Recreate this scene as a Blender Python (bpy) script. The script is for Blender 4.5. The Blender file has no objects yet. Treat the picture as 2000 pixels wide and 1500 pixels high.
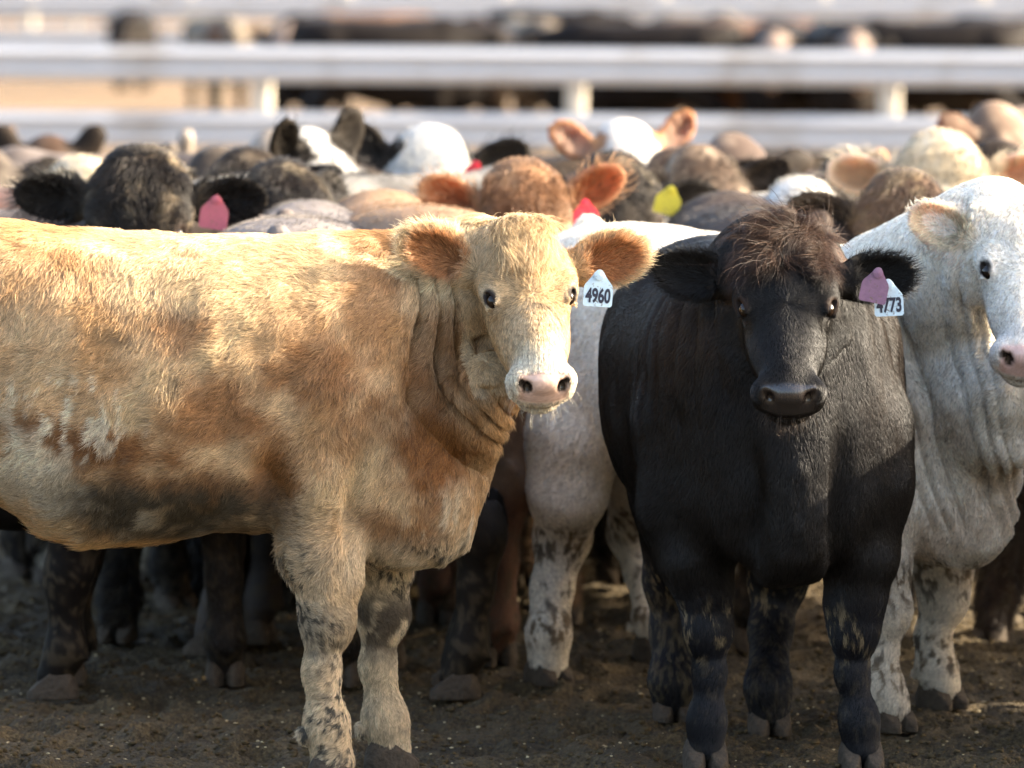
import bpy, math, os
import numpy as np
from mathutils import Vector, Matrix

FURQ = 1.0      # hair density multiplier
R = math.radians
rng = np.random.default_rng(7)
S = bpy.context.scene

# ------------------------------------------------------------------ camera, sky, sun, exposure
FPX = 11858.0                                   # focal length in pixels of a 2000 px wide picture
TILT = math.atan(850.0 / FPX)
CAMZ = 1.89
cam_d = bpy.data.cameras.new('camera')
cam = bpy.data.objects.new('camera', cam_d)
S.collection.objects.link(cam)
S.camera = cam
cam.location = (0, 0, CAMZ)
cam.rotation_euler = (math.pi / 2 - TILT, 0, 0)
cam_d.sensor_width = 36.0
cam_d.lens = FPX / 2000.0 * 36.0
cam_d.clip_start = 0.5
cam_d.clip_end = 3000
cam_d.dof.use_dof = True
cam_d.dof.focus_distance = 13.62
cam_d.dof.aperture_fstop = 3.8
cam_d.dof.aperture_blades = 0

SUN_EL, SUN_AZ = R(25), R(7)                   # azimuth measured from +X towards +Y (behind the herd)
w = bpy.data.worlds.new('World')
S.world = w
w.use_nodes = True
nt = w.node_tree
bg = nt.nodes['Background']
sky = nt.nodes.new('ShaderNodeTexSky')
sky.sky_type = 'NISHITA'
sky.sun_disc = False
sky.sun_elevation = SUN_EL
sky.sun_rotation = math.pi / 2 - SUN_AZ
sky.dust_density = 5.0
sky.ozone_density = 0.6
nt.links.new(sky.outputs[0], bg.inputs[0])
bg.inputs[1].default_value = 0.15
sd = bpy.data.lights.new('sun', 'SUN')
sd.energy = 4.4
sd.angle = R(0.5)
sd.color = (1.0, 0.88, 0.70)
sun = bpy.data.objects.new('sun', sd)
S.collection.objects.link(sun)
sdir = Vector((math.cos(SUN_EL) * math.cos(SUN_AZ), math.cos(SUN_EL) * math.sin(SUN_AZ), math.sin(SUN_EL)))
sun.rotation_euler = sdir.to_track_quat('Z', 'Y').to_euler()
S.view_settings.view_transform = 'Standard'
S.view_settings.look = 'None'
S.view_settings.exposure = 2.5
S.view_settings.gamma = 1.0
S.cycles.max_bounces = 6
S.cycles.diffuse_bounces = 3
S.cycles.glossy_bounces = 2
S.cycles.transmission_bounces = 3
S.cycles.transparent_max_bounces = 4
S.cycles_curves.shape = 'RIBBONS'
S.cycles_curves.subdivisions = 2

def at(px, py, d):
    """world point seen at pixel (px, py) of the photograph on the plane Y = d"""
    v = np.array([(px - 1000) / FPX, (750 - py) / FPX, -1.0])
    a = math.pi / 2 - TILT
    c, s = math.cos(a), math.sin(a)
    v = np.array([v[0], c * v[1] - s * v[2], s * v[1] + c * v[2]])
    v *= d / v[1]
    return np.array([v[0], v[1], v[2] + CAMZ])

# ------------------------------------------------------------------ helpers
def tag(o, label=None, cat=None, group=None, kind=None):
    if label: o['label'] = label
    if cat: o['category'] = cat
    if group: o['group'] = group
    if kind: o['kind'] = kind
    return o

def link(o, parent=None):
    S.collection.objects.link(o)
    if parent is not None: o.parent = parent
    return o

def hsh(ix, iy, iz, seed):
    h = (ix.astype(np.int64) * 374761393 + iy.astype(np.int64) * 668265263 + iz.astype(np.int64) * 2147483647 + seed * 1274126177)
    h = (h ^ (h >> 13)) * 1274126177
    h = h ^ (h >> 16)
    return (h & 0xffff).astype(np.float32) / 65535.0

def noise(P, f, seed=0):
    Q = P * f
    I = np.floor(Q).astype(np.int64)
    t = (Q - I).astype(np.float32)
    t = t * t * (3 - 2 * t)
    o = 0
    for dx in (0, 1):
        wx = t[:, 0] if dx else 1 - t[:, 0]
        for dy in (0, 1):
            wy = t[:, 1] if dy else 1 - t[:, 1]
            for dz in (0, 1):
                wz = t[:, 2] if dz else 1 - t[:, 2]
                o = o + wx * wy * wz * hsh(I[:, 0] + dx, I[:, 1] + dy, I[:, 2] + dz, seed)
    return o

def fbm(P, f, seed=0, oc=4):
    o, a, s = 0, 0.5, 0
    for i in range(oc):
        o = o + a * noise(P, f * 2 ** i, seed + 11 * i); s += a; a *= 0.55
    return o / s

def sst(x, a, b):
    t = np.clip((x - a) / (b - a), 0, 1)
    return t * t * (3 - 2 * t)

def mixc(c, t, w):
    w = np.clip(w, 0, 1)[:, None]
    return c * (1 - w) + np.asarray(t, np.float32)[None, :] * w

def norm(v):
    return v / np.maximum(np.linalg.norm(v, axis=-1, keepdims=True), 1e-9)

# ------------------------------------------------------------------ signed distance modelling
class Field:
    def __init__(s, lo, hi, res):
        s.lo = np.array(lo, float); s.res = res
        s.n = np.ceil((np.array(hi) - s.lo) / res).astype(int) + 1
        s.a = np.full(s.n, 0.3, np.float32)
        s.ax = [(s.lo[i] + np.arange(s.n[i]) * res).astype(np.float32) for i in range(3)]
    def op(s, fn, lo, hi, k, mode='add'):
        m = k + 3 * s.res
        i0 = np.clip(((np.array(lo) - m - s.lo) / s.res).astype(int), 0, s.n)
        i1 = np.clip(((np.array(hi) + m - s.lo) / s.res).astype(int) + 2, 0, s.n)
        if np.any(i1 <= i0): return
        sl = tuple(slice(i0[i], i1[i]) for i in range(3))
        X = s.ax[0][sl[0]][:, None, None]; Y = s.ax[1][sl[1]][None, :, None]; Z = s.ax[2][sl[2]][None, None, :]
        b = fn(X, Y, Z); a = s.a[sl]
        if mode == 'add':
            h = np.clip(0.5 + 0.5 * (b - a) / k, 0, 1)
            s.a[sl] = a * h + b * (1 - h) - k * h * (1 - h)
        else:
            b = -b
            h = np.clip(0.5 - 0.5 * (b - a) / k, 0, 1)
            s.a[sl] = a * h + b * (1 - h) + k * h * (1 - h)
    def mesh(s):
        a = s.a
        ins = a < 0
        nx, ny, nz = s.n
        c = np.zeros((nx - 1, ny - 1, nz - 1), np.int8)
        for dx in (0, 1):
            for dy in (0, 1):
                for dz in (0, 1):
                    c += ins[dx:nx - 1 + dx, dy:ny - 1 + dy, dz:nz - 1 + dz]
        I = np.argwhere((c > 0) & (c < 8))
        vals = np.stack([a[I[:, 0] + (q & 1), I[:, 1] + ((q >> 1) & 1), I[:, 2] + (q >> 2)] for q in range(8)], 1)
        cor = np.array([[q & 1, (q >> 1) & 1, q >> 2] for q in range(8)], np.float32)
        acc = np.zeros((len(I), 3), np.float32); cnt = np.zeros(len(I), np.float32)
        for p in range(8):
            for ax in range(3):
                q = p | (1 << ax)
                if q == p: continue
                va, vb = vals[:, p], vals[:, q]
                m = (va < 0) != (vb < 0)
                t = np.where(m, va / np.where(m, va - vb, 1), 0)
                acc += (cor[p] + t[:, None] * (cor[q] - cor[p])) * m[:, None]
                cnt += m
        V = (I + acc / cnt[:, None]) * s.res + s.lo
        idx = np.full(c.shape, -1, np.int32)
        idx[I[:, 0], I[:, 1], I[:, 2]] = np.arange(len(I))
        F = []
        for ax in range(3):
            b1, b2 = (ax + 1) % 3, (ax + 2) % 3
            A = np.take(ins, range(0, s.n[ax] - 1), ax); B = np.take(ins, range(1, s.n[ax]), ax)
            E = np.argwhere(A != B)
            E = E[(E[:, b1] > 0) & (E[:, b2] > 0) & (E[:, b1] < s.n[b1] - 1) & (E[:, b2] < s.n[b2] - 1)]
            fl = A[E[:, 0], E[:, 1], E[:, 2]]
            def g(o1, o2):
                K = E.copy(); K[:, b1] -= o1; K[:, b2] -= o2
                return idx[K[:, 0], K[:, 1], K[:, 2]]
            q = np.stack([g(1, 1), g(0, 1), g(0, 0), g(1, 0)], 1)
            q[~fl] = q[~fl][:, ::-1]
            F.append(q)
        F = np.concatenate(F)
        F = F[(F >= 0).all(1)]
        return V.astype(np.float32), F

def P3(X, Y, Z):
    return X, Y, Z

def rcone(a, b, ra, rb, flat=None):
    a = np.array(a, np.float32); b = np.array(b, np.float32); ba = b - a; L = max(float(ba @ ba), 1e-8)
    if flat is not None:
        n = np.array(flat[0], np.float32); n /= np.linalg.norm(n); sc = flat[1]
    def fn(X, Y, Z):
        x, y, z = X - a[0], Y - a[1], Z - a[2]
        t = np.clip((x * ba[0] + y * ba[1] + z * ba[2]) / L, 0, 1)
        x = x - t * ba[0]; y = y - t * ba[1]; z = z - t * ba[2]
        if flat is not None:
            d = (x * n[0] + y * n[1] + z * n[2]) * (1 / sc - 1)
            x = x + d * n[0]; y = y + d * n[1]; z = z + d * n[2]
        return np.sqrt(x * x + y * y + z * z) - (ra + (rb - ra) * t)
    m = max(ra, rb)
    if flat is not None: m *= max(1, flat[1])
    return fn, np.minimum(a, b) - m, np.maximum(a, b) + m

def ell(c, r, Rm=None):
    c = np.array(c, np.float32); r = np.array(r, np.float32)
    Rm = np.eye(3, dtype=np.float32) if Rm is None else np.array(Rm, np.float32)
    def fn(X, Y, Z):
        x, y, z = X - c[0], Y - c[1], Z - c[2]
        u = [(x * Rm[0, i] + y * Rm[1, i] + z * Rm[2, i]) for i in range(3)]
        k0 = np.sqrt(sum((u[i] / r[i]) ** 2 for i in range(3)))
        k1 = np.sqrt(sum((u[i] / r[i] ** 2) ** 2 for i in range(3))) + 1e-6
        return k0 * (k0 - 1) / k1
    m = float(r.max())
    if Rm is None: return fn, c - r, c + r
    e = np.sqrt(((Rm * r[None, :]) ** 2).sum(1))
    return fn, c - e, c + e

def torso(tab):
    T = np.array(tab, np.float32)
    def fn(X, Y, Z):
        top = np.interp(X, T[:, 0], T[:, 1]); bot = np.interp(X, T[:, 0], T[:, 2]); hw = np.interp(X, T[:, 0], T[:, 3])
        yo = np.interp(X, T[:, 0], T[:, 4]) if T.shape[1] > 4 else 0
        zc = (0.5 * (top + bot)).astype(np.float32); hh = (0.5 * (top - bot)).astype(np.float32); hw = hw.astype(np.float32)
        u, v = (Y - yo) / hw, (Z - zc) / hh
        # a little squarer than an ellipse
        k0 = (np.abs(u) ** 2.4 + np.abs(v) ** 2.4) ** (1 / 2.4) + 1e-6
        rr = np.sqrt((u * hw) ** 2 + (v * hh) ** 2) / k0
        d = (k0 - 1) * np.maximum(rr, np.minimum(hw, hh) * 0.6) * 0.85
        e = np.maximum(T[0, 0] - X, X - T[-1, 0])
        return np.maximum(d, e).astype(np.float32)
    lo = (T[0, 0], -T[:, 3].max() - .05, T[:, 2].min()); hi = (T[-1, 0], T[:, 3].max() + .05, T[:, 1].max())
    return fn, np.array(lo), np.array(hi)

def to_mesh(name, V, F, mats, attrs=None):
    me = bpy.data.meshes.new(name)
    me.vertices.add(len(V)); me.vertices.foreach_set('co', np.ascontiguousarray(V, np.float32).ravel())
    n = F.shape[1]
    me.loops.add(len(F) * n); me.loops.foreach_set('vertex_index', np.ascontiguousarray(F, np.int32).ravel())
    me.polygons.add(len(F)); me.polygons.foreach_set('loop_start', np.arange(0, len(F) * n, n, dtype=np.int32))
    me.polygons.foreach_set('loop_total', np.full(len(F), n, np.int32))
    me.update(calc_edges=True); me.validate()
    me.polygons.foreach_set('use_smooth', np.ones(len(me.polygons), bool))
    for k, a in (attrs or {}).items():
        at_ = me.attributes.new(k, 'FLOAT_COLOR', 'POINT')
        c = np.ones((len(V), 4), np.float32); c[:, :a.shape[1]] = a
        at_.data.foreach_set('color', c.ravel())
    for m in (mats if isinstance(mats, (list, tuple)) else [mats]): me.materials.append(m)
    return me

def vnormals(V, F):
    a, b, c, d = (V[F[:, i]] for i in range(4))
    n = np.cross(c - a, d - b)
    N = np.zeros_like(V)
    for i in range(4): np.add.at(N, F[:, i], n)
    return norm(N)

# ------------------------------------------------------------------ materials
def mat(name):
    m = bpy.data.materials.new(name); m.use_nodes = True
    return m, m.node_tree.nodes, m.node_tree.links, m.node_tree.nodes['Principled BSDF']

def simple(name, col, rough=0.6, spec=0.5, bump=0, scale=30, var=0.0, coat=0, metal=0):
    m, N, L, b = mat(name)
    b.inputs['Roughness'].default_value = rough
    b.inputs['Specular IOR Level'].default_value = spec
    b.inputs['Coat Weight'].default_value = coat
    b.inputs['Metallic'].default_value = metal
    tc = N.new('ShaderNodeTexCoord')
    nz = N.new('ShaderNodeTexNoise'); nz.inputs['Scale'].default_value = scale; nz.inputs['Detail'].default_value = 5
    L.new(tc.outputs['Object'], nz.inputs['Vector'])
    mx = N.new('ShaderNodeMix'); mx.data_type = 'RGBA'
    lo = [c * (1 - var) for c in col]; hi = [min(1, c * (1 + var)) for c in col]
    mx.inputs['A'].default_value = (*lo, 1); mx.inputs['B'].default_value = (*hi, 1)
    L.new(nz.outputs['Fac'], mx.inputs['Factor']); L.new(mx.outputs['Result'], b.inputs['Base Color'])
    if bump:
        bp = N.new('ShaderNodeBump'); bp.inputs['Strength'].default_value = bump; bp.inputs['Distance'].default_value = 0.01
        L.new(nz.outputs['Fac'], bp.inputs['Height']); L.new(bp.outputs[0], b.inputs['Normal'])
    return m

def stained(m, dirt, scale, lo, hi, amount=.7):
    N, L = m.node_tree.nodes, m.node_tree.links; b = N['Principled BSDF']
    src = b.inputs['Base Color'].links[0].from_socket
    tc = N.new('ShaderNodeTexCoord'); nz = N.new('ShaderNodeTexNoise'); nz.inputs['Scale'].default_value = scale; nz.inputs['Detail'].default_value = 6; nz.inputs['Roughness'].default_value = .65
    L.new(tc.outputs['Object'], nz.inputs['Vector'])
    r = N.new('ShaderNodeMapRange'); r.inputs['From Min'].default_value = lo; r.inputs['From Max'].default_value = hi; r.inputs['To Max'].default_value = amount
    L.new(nz.outputs['Fac'], r.inputs['Value'])
    mx = N.new('ShaderNodeMix'); mx.data_type = 'RGBA'; L.new(r.outputs['Result'], mx.inputs['Factor'])
    L.new(src, mx.inputs['A']); mx.inputs['B'].default_value = (*dirt, 1); L.new(mx.outputs['Result'], b.inputs['Base Color'])
    return m

def coat_material(name, rough, spec, bump=0.5):
    m, N, L, b = mat(name)
    at1 = N.new('ShaderNodeAttribute'); at1.attribute_name = 'coat'
    at2 = N.new('ShaderNodeAttribute'); at2.attribute_name = 'aux'
    sp = N.new('ShaderNodeSeparateColor'); L.new(at2.outputs['Color'], sp.inputs[0])
    tc = N.new('ShaderNodeTexCoord')
    mp = N.new('ShaderNodeMapping'); mp.inputs['Scale'].default_value = (90, 300, 60)
    L.new(tc.outputs['Object'], mp.inputs['Vector'])
    nz = N.new('ShaderNodeTexNoise'); nz.inputs['Scale'].default_value = 1.0; nz.inputs['Detail'].default_value = 3
    L.new(mp.outputs[0], nz.inputs['Vector'])
    mr = N.new('ShaderNodeMapRange'); mr.inputs['To Min'].default_value = 0.65; mr.inputs['To Max'].default_value = 1.3
    L.new(nz.outputs['Fac'], mr.inputs['Value'])
    mx = N.new('ShaderNodeMix'); mx.data_type = 'RGBA'; mx.blend_type = 'MULTIPLY'; mx.inputs['Factor'].default_value = 1
    L.new(at1.outputs['Color'], mx.inputs['A']); L.new(mr.outputs['Result'], mx.inputs['B'])
    L.new(mx.outputs['Result'], b.inputs['Base Color'])
    r = N.new('ShaderNodeMapRange'); r.inputs['To Min'].default_value = rough; r.inputs['To Max'].default_value = 0.24
    L.new(sp.outputs[0], r.inputs['Value']); L.new(r.outputs['Result'], b.inputs['Roughness'])
    r2 = N.new('ShaderNodeMapRange'); r2.inputs['To Min'].default_value = spec; r2.inputs['To Max'].default_value = .7
    L.new(sp.outputs[0], r2.inputs['Value']); L.new(r2.outputs['Result'], b.inputs['Specular IOR Level'])
    bp = N.new('ShaderNodeBump'); bp.inputs['Strength'].default_value = bump; bp.inputs['Distance'].default_value = 0.004
    L.new(nz.outputs['Fac'], bp.inputs['Height']); L.new(bp.outputs[0], b.inputs['Normal'])
    # thin skin of the ears lets the low sun through
    tr = N.new('ShaderNodeBsdfTranslucent'); tr.inputs[0].default_value = (0.9, 0.22, 0.06, 1)
    tm = N.new('ShaderNodeMix'); tm.data_type = 'RGBA'; tm.blend_type = 'MIX'; tm.inputs['Factor'].default_value = 0.62
    tm.inputs['A'].default_value = (0.95, 0.2, 0.05, 1); L.new(at1.outputs['Color'], tm.inputs['B']); L.new(tm.outputs['Result'], tr.inputs[0])
    ms = N.new('ShaderNodeMixShader'); L.new(sp.outputs[1], ms.inputs[0]); L.new(b.outputs[0], ms.inputs[1]); L.new(tr.outputs[0], ms.inputs[2])
    L.new(ms.outputs[0], N['Material Output'].inputs['Surface'])
    return m

def fur_material(name, trans, rough, spec):
    m, N, L, b = mat(name)
    a = N.new('ShaderNodeAttribute'); a.attribute_name = 'hcol'
    ci = N.new('ShaderNodeHairInfo')
    mr = N.new('ShaderNodeMapRange'); mr.inputs['To Min'].default_value = 0.60; mr.inputs['To Max'].default_value = 1.2
    L.new(ci.outputs['Intercept'], mr.inputs['Value'])
    mx = N.new('ShaderNodeMix'); mx.data_type = 'RGBA'; mx.blend_type = 'MULTIPLY'; mx.inputs['Factor'].default_value = 1
    L.new(a.outputs['Color'], mx.inputs['A']); L.new(mr.outputs['Result'], mx.inputs['B'])
    L.new(mx.outputs['Result'], b.inputs['Base Color'])
    b.inputs['Roughness'].default_value = rough; b.inputs['Specular IOR Level'].default_value = spec
    tr = N.new('ShaderNodeBsdfTranslucent'); L.new(mx.outputs['Result'], tr.inputs[0])
    ms = N.new('ShaderNodeMixShader'); ms.inputs[0].default_value = trans
    L.new(b.outputs[0], ms.inputs[1]); L.new(tr.outputs[0], ms.inputs[2])
    L.new(ms.outputs[0], N['Material Output'].inputs['Surface'])
    return m

M_COAT = coat_material('coat_skin', 0.75, 0.2, .2)
M_DARKCOAT = coat_material('dark_coat_skin', 0.6, 0.06, .2)
def dark_hair_material():
    m, N, L, b = mat('dark_hair')
    a = N.new('ShaderNodeAttribute'); a.attribute_name = 'hcol'
    h = N.new('ShaderNodeBsdfHairPrincipled'); h.parametrization = 'COLOR'
    L.new(a.outputs['Color'], h.inputs['Color'])
    h.inputs['Roughness'].default_value = .32; h.inputs['Radial Roughness'].default_value = .45
    if 'Coat' in h.inputs: h.inputs['Coat'].default_value = .3
    h.inputs['Random Roughness'].default_value = .3
    L.new(h.outputs[0], N['Material Output'].inputs['Surface'])
    return m
M_FUR = fur_material('pale_hair', 0.32, 0.45, 0.4)
M_DARKFUR = fur_material('dark_hair', 0.06, 0.42, 0.27)
M_HORN = simple('horn_of_hooves', (0.055, 0.042, 0.030), 0.8, 0.15, 0.7, 75, 0.6)
M_EYE = simple('eye', (0.010, 0.006, 0.004), 0.08, 0.35, 0, 10, 0.3)
M_NUM = simple('tag_print', (0.02, 0.022, 0.04), 0.6)

# ------------------------------------------------------------------ cattle
def make_hoof_mesh():
    f = Field((-.09, -.08, -.012), (.11, .08, .09), 0.004)
    for s in (-1, 1):
        f.op(*ell((-.002, s * .0265, .0), (.066, .0255, .088)), 0.004)
        f.op(*ell((-.024, s * .025, .028), (.030, .024, .038)), 0.010)
    xx, yy, zz = f.ax[0][:, None, None], f.ax[1][None, :, None], f.ax[2][None, None, :]
    f.a = np.maximum(f.a, xx * .66 + zz * .751 - .054 + .25 * np.abs(yy) * .4)       # sloping front wall
    f.a = np.maximum(f.a, zz - .068)
    f.a = np.maximum(f.a, -zz - .006)
    f.a = np.maximum(f.a, .0022 + .02 * np.clip(xx, 0, 1) - np.abs(yy))              # cleft between the two claws
    V, F = f.mesh()
    return to_mesh('hoof', V, F, M_HORN)
HOOF = make_hoof_mesh()

def make_eye_mesh():
    f = Field((-.03, -.03, -.03), (.03, .03, .03), 0.004)
    f.op(*ell((0, 0, 0), (.0205, .0195, .0195)), 0.003)
    V, F = f.mesh()
    V = norm(V) * np.array([.0205, .0195, .0195])
    return to_mesh('eye', V.astype(np.float32), F, M_EYE)
EYE = make_eye_mesh()

STD_TORSO = [(-.82, 1.12, .88, .05), (-.77, 1.20, .78, .16), (-.68, 1.24, .70, .22), (-.5, 1.255, .63, .26), (-.3, 1.25, .58, .30), (-.1, 1.24, .52, .32),
             (.1, 1.235, .50, .32), (.25, 1.24, .50, .29), (.40, 1.25, .49, .25), (.5, 1.22, .47, .21), (.6, 1.12, .48, .17), (.67, .98, .52, .12), (.72, .88, .62, .05)]

def std_legs():
    L = []
    for s in (1, -1):
        L.append([(.40, s * .15, .86, .13), (.31, s * .17, .64, .10), (.36, s * .15, .36, .056), (.37, s * .15, .25, .041), (.37, s * .15, .12, .047), (.40, s * .15, .05, .046)])
    for s in (1, -1):
        L.append([(-.52, s * .12, .96, .18), (-.45, s * .18, .70, .13), (-.68, s * .16, .47, .062), (-.67, s * .15, .28, .042), (-.65, s * .15, .12, .047), (-.62, s * .15, .05, .046)])
    return L

class Cow:
    def __init__(c, origin, heading, head, torso_tab=None, legs=None, neck=None, ears=(12, 12), res=0.018, scale=1.0,
                 ear_fwd=(0, 0), extra=None, tail=True, legflat=1.0, hoofs=None, bump=None, jawk=1.0, headw=1.0, poll=1.0):
        c.o = np.array([origin[0], origin[1], 0.0]); c.h = R(heading)
        c.Rz = np.array([[math.cos(c.h), -math.sin(c.h), 0], [math.sin(c.h), math.cos(c.h), 0], [0, 0, 1]])
        c.head = head; c.tt = torso_tab or STD_TORSO; c.legs = legs or std_legs(); c.neck = neck
        c.ears = ears; c.ear_fwd = ear_fwd; c.res = res; c.scale = scale; c.extra = extra or []; c.tail = tail
        c.hoofs = hoofs; c.bump = bump; c.jawk = jawk; c.hw = headw; c.poll = poll
        c.frames(); c.build()

    def loc(c, p):      # world -> local
        return (np.asarray(p, float) - c.o) @ c.Rz
    def wld(c, p):
        return np.asarray(p, float) @ c.Rz.T + c.o

    def frames(c):
        H = c.head; p, yaw, roll = R(H['pitch']), R(H['yaw']), R(H.get('roll', 0))
        dh = np.array([math.cos(yaw), math.sin(yaw), 0.0]); up = np.array([0, 0, 1.0]); lat = np.cross(up, dh)
        up2 = up * math.cos(roll) + lat * math.sin(roll); lat2 = lat * math.cos(roll) - up * math.sin(roll)
        Fv = math.cos(p) * dh - math.sin(p) * up2; U = math.sin(p) * dh + math.cos(p) * up2
        c.HO = np.array(H['pos'], float); c.hs = H.get('s', 1.0)
        c.HR = np.stack([Fv, lat2, U], 1)          # columns: along face, left, up from forehead
        c.dh, c.up2, c.lat = dh, up2, lat2

    def hp(c, x, y, z):
        return c.HO + c.HR @ (np.array([x, y * c.hw, z]) * c.hs)
    def tohead(c, P):
        return ((P - c.HO) @ c.HR) / c.hs / np.array([1, c.hw, 1])

    def build(c):
        s = c.hs; hp = c.hp; HR = c.HR; es = 1.14 * s
        A = []      # (prim, k, mode)
        A.append((torso(c.tt), .05, 'add'))
        for L in c.legs:
            for i in range(len(L) - 1):
                a, b = L[i], L[i + 1]
                A.append((rcone(a[:3], b[:3], a[3], b[3]), .04 if i > 0 else .06, 'add'))
        nk = c.neck
        if nk is None:
            pb = hp(.04, 0, -.12); th = hp(.16, 0, -.2)
            zk = c.tt[8][1] / 1.25
            m1 = np.array([.42, 0, 1.02 * zk])
            nk = [(m1, pb, .19, .11 * s, .07), ((.52, 0, .82 * zk), th, .16, .08 * s, .07), ((.40, 0, 1.10 * zk), (pb + m1) / 2 + np.array([0, 0, .05]), .14, .11, .06)]
        for a, b, ra, rb, k in nk:
            A.append((rcone(a, b, ra, rb), k, 'add'))
        for j, L in enumerate(c.legs):
            kx, ky, kz, kr = L[-4]; fx, fy, fz, fr = L[-2]
            if j < 2: A.append((ell((kx + .012, ky, kz - .005), (kr * .92, kr * 1.02, kr * 1.3)), .018, 'add'))
            else: A.append((ell((kx - .035, ky, kz + .045), (.028, .024, .055)), .02, 'add'))
            for q in (1, -1): A.append((ell((fx - .052, fy + q * .020, fz - .022), (.012, .012, .017)), .006, 'add'))
        for e in c.extra: A.append(e)
        if c.tail:
            A.append((rcone((-.78, 0, 1.16), (-.86, 0, .95), .035, .022), .03, 'add'))
            A.append((rcone((-.86, 0, .95), (-.85, 0, .55), .022, .02), .02, 'add'))
            A.append((rcone((-.85, 0, .55), (-.84, 0, .38), .028, .015), .02, 'add'))
        W = c.hw
        E = lambda x, y, z, a, b, cc, k=.03: A.append((ell(hp(x, y, z), (a * s, b * s * W, cc * s), HR), k * s, 'add'))
        E(.08, 0, -.075, .125, .100, .085)
        E(.13, 0, -.055, .14, .098, .058)
        E(-.01, 0, -.06, .06, .066 * c.poll, .065, .035)
        if c.poll > 1: E(.05, 0, -.045, .09, .085 * c.poll, .055, .03)
        for q in (1, -1):
            E(.172, q * .078, -.042, .05, .034, .034, .025)
            E(.16, q * .043, -.132, .115, .038 * c.jawk, .075, .04)
            E(.27, q * .042, -.100, .085, .038, .055, .04)
        A.append((rcone(hp(.18, 0, -.072), hp(.38, 0, -.062), .070 * s, .048 * s, (HR[:, 1], 1.0 * W)), .03, 'add'))
        A.append((rcone(hp(.2, 0, -.125), hp(.40, 0, -.10), .080 * s, .055 * s, (HR[:, 1], .95 * W)), .03, 'add'))
        A.append((rcone(hp(.2, 0, -.19), hp(.42, 0, -.152), .045 * s, .034 * s, (HR[:, 1], 1.15 * W)), .03, 'add'))
        E(.425, 0, -.087, .052, .079, .060, .02)
        E(.44, 0, -.108, .042, .074, .04, .015)
        E(.448, 0, -.062, .030, .048, .030, .012)      # pad
        for q in (1, -1):
            E(.440, q * .050, -.070, .028, .024, .034, .014)    # nostril wing
        E(.43, 0, -.158, .04, .048, .026, .02)
        D = lambda x, y, z, a, b, cc, k=.008, RR=None: A.append((ell(hp(x, y, z), (a * s, b * s, cc * s), HR if RR is None else RR), k * s, 'sub'))
        # nostrils: commas opening forward and outward
        for q in (1, -1):
            D(.474, q * .040, -.058, .024, .0105, .017, .008)
            D(.468, q * .052, -.045, .017, .010, .014, .008)
            n_ = np.array([.08, q * .78, .62]); e3 = np.array([-.05, -q * .62, .78])
            EB = HR @ np.stack([[1, 0, 0], n_, e3], 1)
            ce = np.array([.202, q * .0835, -.039]); eo = ce + n_ * .017
            A.append((ell(hp(*eo), (.023 * s, .017 * s, .0090 * s), EB), .004 * s, 'sub'))
            for off, rr_, fw_ in ((.0155, .0068, .0120), (-.0150, .005, .009)):
                l0 = ce + n_ * fw_ + e3 * off
                A.append((rcone(hp(*(l0 - np.array([.022, 0, 0]))), hp(*(l0 + np.array([.020, 0, -.002]))), rr_ * s, rr_ * .8 * s), .010 * s, 'add'))
        D(.455, 0, -.137, .065, .066, .0042, .006)
        # ears
        c.earf = []
        for q, an, fw in ((1, c.ears[0], c.ear_fwd[0]), (-1, c.ears[1], c.ear_fwd[1])):
            an = R(an); fw = R(fw)
            e = q * c.lat * math.cos(an) + c.up2 * math.sin(an)
            wv = -q * c.lat * math.sin(an) + c.up2 * math.cos(an)
            n = c.dh.copy()
            e2 = e * math.cos(fw) + n * math.sin(fw); n2 = n * math.cos(fw) - e * math.sin(fw)
            B = hp(.075, q * .088, -.095)
            ER = np.stack([e2, wv, n2], 1)
            C = B + e2 * .115 * es
            A.append((rcone(B, B + e2 * .06 * es, .036 * es, .034 * es), .02, 'add'))
            coarse = c.res > .0165
            A.append((ell(C, (.088 * es, .056 * es, (.026 if coarse else .019) * es), ER), .02 * es, 'add'))
            if not coarse: A.append((ell(C + e2 * .006 * es + n2 * .017 * es, (.074 * es, .040 * es, .020 * es), ER), .008 * es, 'sub'))
            c.earf.append((B, ER, q))
        c.prims = A
        lo = np.min([a[0][1] for a in A if a[2] == 'add'], 0) - .04; hi = np.max([a[0][2] for a in A if a[2] == 'add'], 0) + .04
        lo[2] = max(lo[2], .0)
        f = Field(lo, hi, c.res)
        for (fn, l, h), k, mode in A:
            if mode == 'add': f.op(fn, l, h, k)
        for (fn, l, h), k, mode in A:
            if mode == 'sub': f.op(fn, l, h, k, 'sub')
        c.V, c.F = f.mesh()
        c.N = vnormals(c.V, c.F)
        if c.bump is not None:
            c.V = (c.V + c.N * c.bump(c, c.V)[:, None]).astype(np.float32); c.N = vnormals(c.V, c.F)

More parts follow.
